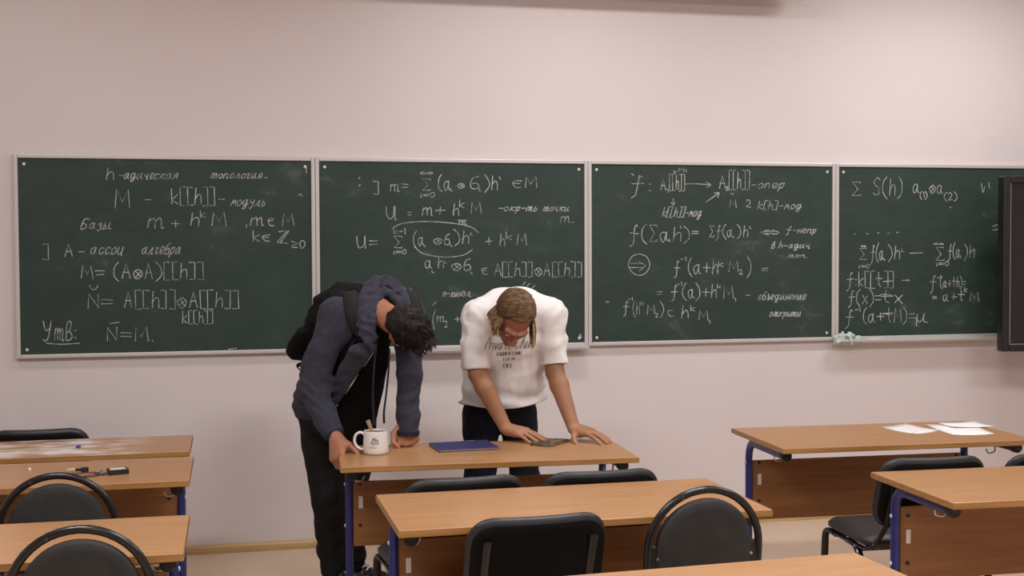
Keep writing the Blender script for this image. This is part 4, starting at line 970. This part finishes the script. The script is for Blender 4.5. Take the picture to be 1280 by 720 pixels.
    q.chain([V3((0.391, -0.930, 0.868)), V3((0.409, -0.910, 0.685)), RK, RK*.4+RA*.6+V3((-.008, 0, 0)), RA+V3((.004, -.01, -.055))], [.102, .096, .080, .068, .070], .012, ks=.02)
    q.chain([V3((0.562, -0.990, 0.878)), V3((0.554, -0.980, 0.690)), LK, LK*.4+LA*.6, LA+V3((.004, -.01, -.055))], [.098, .090, .074, .064, .066], .012, ks=.02)
    q.half((0, 0, .042), (0, 0, -1)); ff = folds(61, .12, .0045, 6); q.warp(lambda x, y, z: ff(x, y, z)*1.2)
    q.warp(lambda x, y, z: .0035*np.sin(75*(z+.5*x)+5*np.sin(11*y))*np.exp(-((z-.16)/.12)**2))
    q.mesh('trousers', M['char'], body, O, 2)
    for an, tn in ((RA, (.16, -.20)), (LA, (.17, -.17))):
        hl = V3((an[0]-.035, an[1]+.04, 0)); tv = unit((tn[0], tn[1], 0)); 
        sv = Vol(hl-V3((.12, .32, .01)), hl+V3((.32, .12, .17)), .005); shoe(sv, hl, hl+tv*.285)
        so = sv.mesh('shoe', M['shoe'], body, O, 2)
        l = MB()
        for k in range(5):
            c = Vector(hl+tv*(.11+.024*k)+V3((0, 0, .098-.009*k)))-Vector(O); s_ = Vector((-tv[1], tv[0], 0))*.026
            l.tube([c-s_-Vector((0, 0, .008)), c+Vector((0, 0, .004)), c+s_-Vector((0, 0, .008))], .0035, 6)
        l.build('laces', M['screw'], so, smooth=True)
    # --- hair: short, tousled, fringe falling forward
    h = Vol(HC-.19, HC+.19, .0036)
    E = lambda x, y, z, a, b_, g_, k=.012, op='add': h.ell(W(x, y, z), V3((a, b_, g_))*.93, R, k, op)
    E(0, -.014, .036, .088, .108, .096); E(0, -.070, -.005, .072, .044, .060, .03); E(0, .092, .062, .062, .040, .044, .03)
    h.half(W(0, .055, .045), R[1]*.62-R[2]*.78)
    h.half(W(0, -.07, -.055), R[2]*-1+R[1]*-.15)
    for s in (-1, 1): E(s*.090, .035, -.055, .040, .075, .055, .006, 'cut')
    hf = folds(71, .035, .006, 7); h.warp(lambda x, y, z: hf(x, y, z))
    ho = h.mesh('hair', M['hair_a'], body, O, 1, keep=.1)
    rg = random.Random(15); mb = MB(); bvh = BVHTree.FromPolygons([Vector(p.co) for p in ho.data.vertices], [list(p.vertices) for p in ho.data.polygons])
    cen = Vector(W(0, -.01, .02))-Vector(O); F_, U_, R_ = Vector(R[1]), Vector(R[2]), Vector(R[0])
    for i in range(1500):
        dv = (R_*rg.gauss(0, 1)+F_*rg.gauss(.15, 1)+U_*abs(rg.gauss(.25, .8))).normalized()
        hit = bvh.ray_cast(cen+dv*.4, -dv, .5)
        if not hit[0]: continue
        n_ = hit[1]; t_ = (F_*.9-U_*.1+R_*rg.gauss(0, .5)+n_*.25); t_ = (t_-n_*(t_.dot(n_))*.75).normalized(); L_ = rg.uniform(.016, .034)
        p0 = hit[0]-n_*.003
        mb.tube([p0, p0+t_*L_*.4+n_*.004, p0+t_*L_*.75+n_*.005, p0+t_*L_+n_*rg.uniform(0, .005)], [.0020, .0019, .0014, .0004], 4)
    mb.build('hair_strands', M['hair_a'], ho, smooth=True)
    return body, sp, lat, fr, bvj
man_a, _sp, _lat, _fr, bvh_hoodie = man_hoodie()

# ------------------------------------------------------------------ backpack on his back
def backpack():
    O = V3((.50, -1.05, 1.30)); s = unit(_sp[3]-_sp[0]); l = _lat; n = -_fr
    c = _sp[1]*.42+_sp[2]*.58+n*.182+l*.0-s*.028
    t = empty('backpack', tuple(O), label='black backpack slung on the back of the man in the navy hoodie', cat='backpack')
    b = Vol(O-.36, O+.36, .005)
    Q = lambda a, e, d: c+s*a+l*e+n*d
    b.oval(Q(-.17, 0, .0), Q(.02, 0, .01), .155, .150, .085, .090, l, .03); b.oval(Q(.02, 0, .01), Q(.15, 0, -.015), .150, .120, .090, .060, l, .04)
    b.oval(Q(-.17, 0, .065), Q(-.02, 0, .07), .125, .115, .045, .040, l, .018)
    b.oval(Q(-.16, -.155, -.01), Q(-.04, -.15, -.01), .035, .030, .055, .05, n, .02)
    b.chain([Q(.13, -.13, .03), Q(.18, -.05, .05), Q(.19, .05, .04)], [.025, .032, .025], .03)
    f1 = folds(81, .16, .0045, 6); f2 = folds(85, .05, .0022, 6); b.warp(lambda x, y, z: f1(x, y, z)+f2(x, y, z))
    # keep clear of his back
    p0 = _sp[1]*.5+_sp[2]*.5+n*.120; b.half(p0, -n)
    bo = b.mesh('bag_body', M['bag'], t, O, 2, keep=.1)
    hdl = MB(); hdl.tube([Vector(p)-Vector(O) for p in catmull([Q(.16, -.03, -.02), Q(.21, -.02, .0), Q(.215, .02, .0), Q(.17, .03, -.02)], 5)], .011, 8, .004); hdl.build('grab_handle', M['bag'], t, smooth=True)
    def strap(pts, name):
        q = catmull(pts, 5); m = MB(); w0_ = .034; th = .007; prev = None
        rows = []
        for i, p in enumerate(q):
            w_ = w0_; th = .007-.016*max(0, (i/len(q)-.78)/.22)
            hit = bvh_hoodie.find_nearest(p); nn = hit[1]; base = hit[0]+nn*.006
            d = q[min(i+1, len(q)-1)]-q[max(i-1, 0)]; d.normalize(); sd = d.cross(nn).normalized()
            rows.append([base+sd*w_-Vector(O)-nn*.004, base+sd*w_*.6+nn*th-Vector(O), base+nn*(th+.003)-Vector(O), base-sd*w_*.6+nn*th-Vector(O), base-sd*w_-Vector(O)-nn*.004])
        for _ in range(3): rows = [rows[0]]+[[(rows[i-1][k]+rows[i][k]*2+rows[i+1][k])/4 for k in range(5)] for i in range(1, len(rows)-1)]+[rows[-1]]
        vs = [[m.bm.verts.new(p) for p in r] for r in rows]
        for a, b2 in zip(vs, vs[1:]):
            for k in range(4): m.bm.faces.new((a[k], a[k+1], b2[k+1], b2[k]))
        o = m.build(name, M['strap'], t, smooth=True, ang=80); sm = o.modifiers.new('t', 'SOLIDIFY'); sm.thickness = .006; sm.offset = -1
    strap([(0.488, -1.140, 1.432), (0.504, -1.200, 1.426), (0.522, -1.270, 1.393), (0.534, -1.320, 1.332), (0.533, -1.360, 1.265), (0.539, -1.360, 1.210), (0.540, -1.350, 1.174)], 'shoulder_strap')
    strap([(0.734, -1.160, 1.436), (0.764, -1.200, 1.427), (0.784, -1.260, 1.389), (0.785, -1.300, 1.327), (0.766, -1.330, 1.259), (0.739, -1.320, 1.188)], 'shoulder_strap')
    # loose webbing tail under the bag
    m = MB(); m.tube(catmull([Q(-.21, -.10, -.02), V3((0.297, -1.020, 1.124)), V3((0.293, -1.020, 1.102)), V3((0.303, -1.030, 1.088))], 4) if 0 else [Vector(p)-Vector(O) for p in catmull([Q(-.22, -.10, -.02), Q(-.25, -.12, -.01), Q(-.27, -.10, -.02)], 4)], .009, 8, .003)
    m.build('webbing_tail', M['strap'], t, smooth=True)
backpack()
# ------------------------------------------------------------------ things on the desks
T0 = TZ+.0006
# mug
M['ceramic'] = mat('white_glazed_ceramic', (.78, .74, .71, 1), .18, spec=.5)
M['tea'] = mat('brown_tea', srgb(112, 62, 36), .3)
M['ink_brown'] = mat('dark_brown_decal', srgb(60, 42, 36), .5)
mug = empty('mug', tuple((0.590, -1.517, 0.750)), label='white ceramic mug of tea with a dark line drawing beside the hoodie man', cat='mug')
mug.location.z = T0
k = MB(); R_ = .053; H_ = .098
k.lathe([(0, 0), (.046, 0), (.051, .004), (.0535, .012), (.0535, .05), (.0515, .090), (.0515, H_-.002), (.0505, H_), (.049, H_-.002), (.049, .088), (.0505, .05), (.050, .014), (.045, .008), (0, .007)], 48)
mb_ = k.build('mug_body', M['ceramic'], mug, smooth=True)
k = MB(); k.tube(catmull([(-.048, .010, .082), (-.064, .014, .090), (-.083, .018, .078), (-.088, .019, .052), (-.078, .017, .030), (-.062, .013, .020), (-.050, .010, .022)], 6), .0075, 12, .006, up=(0, 1, 0)); k.build('handle', M['ceramic'], mug, smooth=True)
k = MB(); k.cyl((0, 0, .0895), (0, 0, .0905), .0490, 40); k.build('tea', M['tea'], mug, label='dark brown tea')
bm = bmesh.new()
def onmug(p):
    a = -math.pi/2-.55+p.x/.054; return (.0541*math.cos(a), .0541*math.sin(a), p.y)
for st in ([(.006, .052), (.010, .066), (.014, .074), (.013, .064), (.018, .070)], [(.000, .050), (.006, .056), (.012, .050), (.018, .056), (.024, .050)], [(.022, .060), (.028, .066), (.032, .060), (.026, .056), (.034, .053)], [(.004, .044), (.010, .048), (.016, .043), (.020, .047)], [(.026, .045), (.030, .049), (.036, .046)], [(.016, .060), (.020, .064), (.024, .075)],
           [(-.006, .032), (-.003, .036)], [(.002, .031), (.006, .035)], [(.010, .030), (.013, .034)], [(.018, .030), (.024, .033)]):
    ribbon(bm, [(v.x, v.y) for v in catmull([(a, b, 0) for a, b in st], 3)], .0024, onmug)
me = bpy.data.meshes.new('decal'); bm.to_mesh(me); bm.free(); me.materials.append(M['ink_brown']); o = bpy.data.objects.new('decal', me); C.objects.link(o); o.parent = mb_; o['label'] = 'dark line drawing on the mug'
# teaspoon
sp_ = empty('teaspoon', tuple(mug.location), label='metal teaspoon standing in the white mug', cat='spoon')
k = MB(); k.tube([(.012, .012, .022), (-.010, .014, .080), (-.024, .016, .118), (-.032, .017, .140)], [.003, .003, .003, .0025], 10, [.005, .006, .0085, .0095], up=(0, 1, 0)); k.build('handle', mat('brown_steel', srgb(170, 142, 116), .45, .2), sp_, smooth=True)
k = MB(); k.ball((.018, .012, .016), .014, 16, (.75, .35, 1)); k.build('bowl', M['metal'], sp_, smooth=True)

# notebook
nb0, nb1, nb2, nb3 = [Vector(q) for q in ((0.849, -1.560, 0.760), (1.110, -1.540, 0.760), (1.108, -1.347, 0.760), (0.848, -1.362, 0.760))]
ctr = (nb0+nb1+nb2+nb3)/4; ex = (nb1-nb0).normalized(); wd = ((nb1-nb0).length+(nb2-nb3).length)/2; dp = ((nb3-nb0).length+(nb2-nb1).length)/2
nb = empty('notebook', (ctr.x, ctr.y, T0), math.atan2(ex.y, ex.x), label='closed navy blue hardcover notebook lying between the two men', cat='notebook')
M['cover'] = mat('navy_bookcloth', srgb(40, 42, 92), .5, col2=srgb(46, 48, 102), nscale=50, bump=.1, bscale=300)
M['pages'] = mat('page_edges', srgb(190, 176, 170), .8)
MB().box((0, 0, .0015), (wd, dp, .003)).build('cover', M['cover'], nb, bevel=.001)
MB().box((0, 0, .0105), (wd, dp, .003)).build('cover', M['cover'], nb, bevel=.001)
MB().box((-.001, .001, .006), (wd-.007, dp-.007, .006)).build('pages', M['pages'], nb)
MB().box((0, dp/2+.0005, .006), (wd, .002, .012)).build('spine', M['cover'], nb, bevel=.0006)
# white sheet showing behind the notebook
ws = [Vector(q) for q in ((0.936, -1.301, 0.750), (1.041, -1.243, 0.750))]
pa = MB(); pa.box((0, 0, .0006), (.21, .06, .0012)); o = pa.build('paper_sheet', M['white']); o.location = (ctr.x-.02, ctr.y+dp/2+.036, T0); o.rotation_euler = (0, 0, math.atan2(ex.y, ex.x)+.05)
tag(o, 'narrow white paper peeking out behind the navy notebook', 'paper', 'loose papers')

# dark patterned pouch by the hands
M['camo'] = mat('dark_olive_pattern_cloth', srgb(58, 52, 38), .7, col2=srgb(104, 88, 62), nscale=34, lo=.45, hi=.55, detail=2, bump=.2, bscale=200)
pc_ = [Vector(q) for q in ((1.246, -1.457, 0.752), (1.331, -1.535, 0.752), (1.466, -1.386, 0.752), (1.339, -1.330, 0.752))]
cc = sum(pc_, Vector())/4
pv = MB(); outl = []
for a, b in zip(pc_, pc_[1:]+pc_[:1]): outl += [((a+(b-a)*t)-cc) for t in (.12, .5, .88)]
bm = bmesh.new(); n = len(outl)
r0 = [bm.verts.new((p.x, p.y, 0)) for p in outl]; r1 = [bm.verts.new((p.x*1.01, p.y*1.01, .005)) for p in outl]; r2 = [bm.verts.new((p.x*.9, p.y*.9, .010)) for p in outl]
for a, b in ((r0, r1), (r1, r2)):
    for i in range(n): bm.faces.new((a[i], a[(i+1) % n], b[(i+1) % n], b[i]))
bm.faces.new(r2); bm.faces.new(list(reversed(r0)))
o = mbof(bm).build('pouch', M['camo'], smooth=True, ang=60); o.location = (cc.x+.018, cc.y-.004, T0)
tag(o, "flat dark olive patterned pouch on the desk between the white-shirted man's hands", 'pouch')
k = MB(); q = [Vector((p.x*.93, p.y*.93, .0105)) for p in outl]; k.tube([q[3], q[4], q[5]], .0016, 6); k.build('zipper', M['blackplastic'], o)

# papers on the desk by the wall
M['printed'] = mat('printed_page', (.74, .72, .71, 1), .8, col2=(.42, .41, .41, 1), nscale=26, stretch=(1, 3, 1), lo=.58, hi=.66)
def sheet(px, label, z, mt, curl=0.0, thick=.0006):
    p = [Vector(onz_) for onz_ in px]; c = sum(p, Vector())/4; k = MB()
    g = [[(p[0]*(1-u)+p[1]*u)*(1-v)+(p[3]*(1-u)+p[2]*u)*v-c for u in (0, .25, .5, .75, 1)] for v in (0, .25, .5, .75, 1)]
    vs = [[k.bm.verts.new((q.x, q.y, curl*((i-2)/2)**2*((j-2)/2)**2)) for j, q in enumerate(r)] for i, r in enumerate(g)]
    for i in range(4):
        for j in range(4): k.bm.faces.new((vs[i][j], vs[i][j+1], vs[i+1][j+1], vs[i+1][j]))
    o = k.build('paper_sheet', mt, smooth=True); sm = o.modifiers.new('t', 'SOLIDIFY'); sm.thickness = thick; sm.offset = 1
    o.location = (c.x, c.y, z); return tag(o, label, 'paper', 'loose papers')
sheet([(3.057, -1.606, 0.750), (3.227, -1.529, 0.750), (3.191, -1.293, 0.750), (3.016, -1.369, 0.750)], 'printed paper left of the two blank sheets on the desk near the wall', T0, M['printed'], .004, .002)
sheet([(3.208, -1.672, 0.750), (3.407, -1.698, 0.750), (3.499, -1.381, 0.750), (3.269, -1.336, 0.750)], 'blank white sheet lying under another on the desk near the wall', T0, M['white'], .003)
sheet([(3.334, -1.478, 0.750), (3.539, -1.504, 0.750), (3.534, -1.343, 0.750), (3.343, -1.327, 0.750)], 'top white sheet crossing the blank sheet beneath it near the wall', T0+.004, M['white'], .004)

# small circuit with battery holder
bx = [Vector(q) for q in ((-0.474, -1.759, 0.750), (-0.411, -1.740, 0.750))]; ang = math.atan2(bx[1].y-bx[0].y, bx[1].x-bx[0].x)
ck = empty('battery_holder', (bx[0].x+.04, bx[0].y+.02, T0), ang, label='small black battery holder wired to a board on the left middle desk', cat='electronics')
k = MB(); k.box((0, 0, .002), (.075, .05, .004)).box((0, .024, .010), (.075, .003, .02)).box((0, -.024, .010), (.075, .003, .02)).box((.036, 0, .010), (.003, .05, .02)).box((-.036, 0, .010), (.003, .05, .02)).box((0, 0, .008), (.075, .003, .012))
k.build('holder', M['blackplastic'], ck, bevel=.001)
for yy in (-.012, .012):
    k = MB(); k.cyl((-.028, yy, .0125), (.028, yy, .0125), .0092, 18); b_ = k.build('battery', mat('battery_wrap', srgb(196, 196, 186), .35, .2), ck, smooth=True)
    k = MB(); k.cyl((.028, yy, .0125), (.0335, yy, .0125), .0045, 12); k.build('terminal', M['metal'], b_, smooth=True)
k = MB(); k.box((-.066, .002, .008), (.042, .036, .0016)); bd = k.build('circuit_board', mat('dark_pcb', srgb(44, 42, 48), .4), ck)
for (x, y, sx, sy, sz) in ((-.074, .010, .012, .010, .006), (-.060, -.006, .016, .008, .005), (-.056, .012, .008, .008, .008)): MB().box((x, y, .0088+sz/2), (sx, sy, sz)).build('component', M['metal'], bd, bevel=.0008)
for x in (-.080, -.052): MB().cyl((x, .002, 0), (x, .002, .0072), .003, 10).build('standoff', M['white'], bd)
def wire(pts, colr, nm):
    k = MB(); k.tube(catmull(pts, 6), .0019, 6); return k.build('wire', mat(nm, colr, .5), ck, smooth=True)
wire([(-.084, .004, .009), (-.115, -.006, .004), (-.150, .004, .002), (-.168, .040, .002), (-.140, .070, .002), (-.085, .060, .004), (-.060, .016, .010)], srgb(96, 46, 32), 'red_brown_wire')
wire([(-.070, -.012, .009), (-.090, -.022, .003), (-.130, -.016, .002), (-.146, .015, .002), (-.150, .070, .002), (-.148, .100, .003)], srgb(50, 34, 30), 'dark_brown_wire')
k = MB(); k.box((-.104, .096, .010), (.026, .016, .020)); k.cyl((-.116, .098, .011), (-.142, .106, .012), .006, 12); k.build('connector', M['blackplastic'], ck, bevel=.002)
k = MB(); k.tube([(-.138, .104, .012), (-.158, .110, .013), (-.170, .114, .010)], [.006, .005, .002], 8); k.build('tip', mat('cream_plastic', srgb(206, 190, 150), .5), ck, smooth=True)

# crumb of chalk on the same desk and a purple marker cap on the next
o = MB().lathe([(0, 0), (.005, .0005), (.0055, .006), (.004, .010), (0, .0105)], 10).build('chalk_piece', M['white'], smooth=True); o.location = (-0.779, -1.577, 0.750); o.location.z = T0
tag(o, 'small white crumb of chalk on the left desk with the battery holder', 'chalk')
cpx = empty('marker_cap', tuple((-0.657, -1.049, 0.750)), .5, label='small purple marker cap on the chalk-smudged desk', cat='marker cap'); cpx.location.z = T0+.005
M['purple'] = mat('purple_plastic', srgb(82, 52, 150), .35)
k = MB(); k.cyl((-.010, 0, 0), (.010, 0, 0), .005, 14); k.build('cap', M['purple'], cpx, smooth=True, bevel=.001)
k = MB(); k.box((.002, 0, .0058), (.014, .003, .0016)); k.build('clip', M['purple'], cpx)

# rag and chalk stick on the right-hand tray
rg_ = random.Random(3)
M['rag'] = mat('pale_green_rag', srgb(198, 212, 202), .9, col2=srgb(160, 186, 172), nscale=40, bump=.5, bscale=120)
RC = V3((3.537, -0.062, 1.077)); rv = Vol(RC-(.14, .05, .06), RC+(.14, .05, .08), .0035)
for i in range(16):
    u = -.085+.17*i/15; hgt = .034*math.exp(-((u+.01)/.06)**2)+.006
    p = RC+V3((u, rg_.uniform(-.012, .010), -.022)); q = RC+V3((u+rg_.uniform(-.02, .02), rg_.uniform(-.012, .008), -.012+hgt*rg_.uniform(.6, 1.0)))
    rv.cone(p, q, .013, .009, .018)
rv.cone(RC+V3((.0, -.030, -.014)), RC+V3((.012, -.034, -.040)), .012, .010, .010); rv.cone(RC+V3((-.05, -.022, -.016)), RC+V3((-.075, -.024, -.024)), .010, .008, .008)
fr_ = folds(91, .035, .006, 6); rv.warp(lambda x, y, z: fr_(x, y, z))
o = rv.mesh('rag', M['rag'], None, tuple(RC), 1, keep=.05); o.location = tuple(RC)
tag(o, 'crumpled pale green rag on the tray of the rightmost chalkboard panel', 'rag')
ST = Vector((3.715, -0.058, 1.073)); o = MB().cyl((-.045, 0, 0), (.045, 0, 0), .0065, 14, .0055).build('chalk_stick', M['white'], smooth=True, bevel=.001); o.location = (ST.x, ST.y, BZ-.0172)
tag(o, 'stick of white chalk lying on the tray right of the rag', 'chalk')
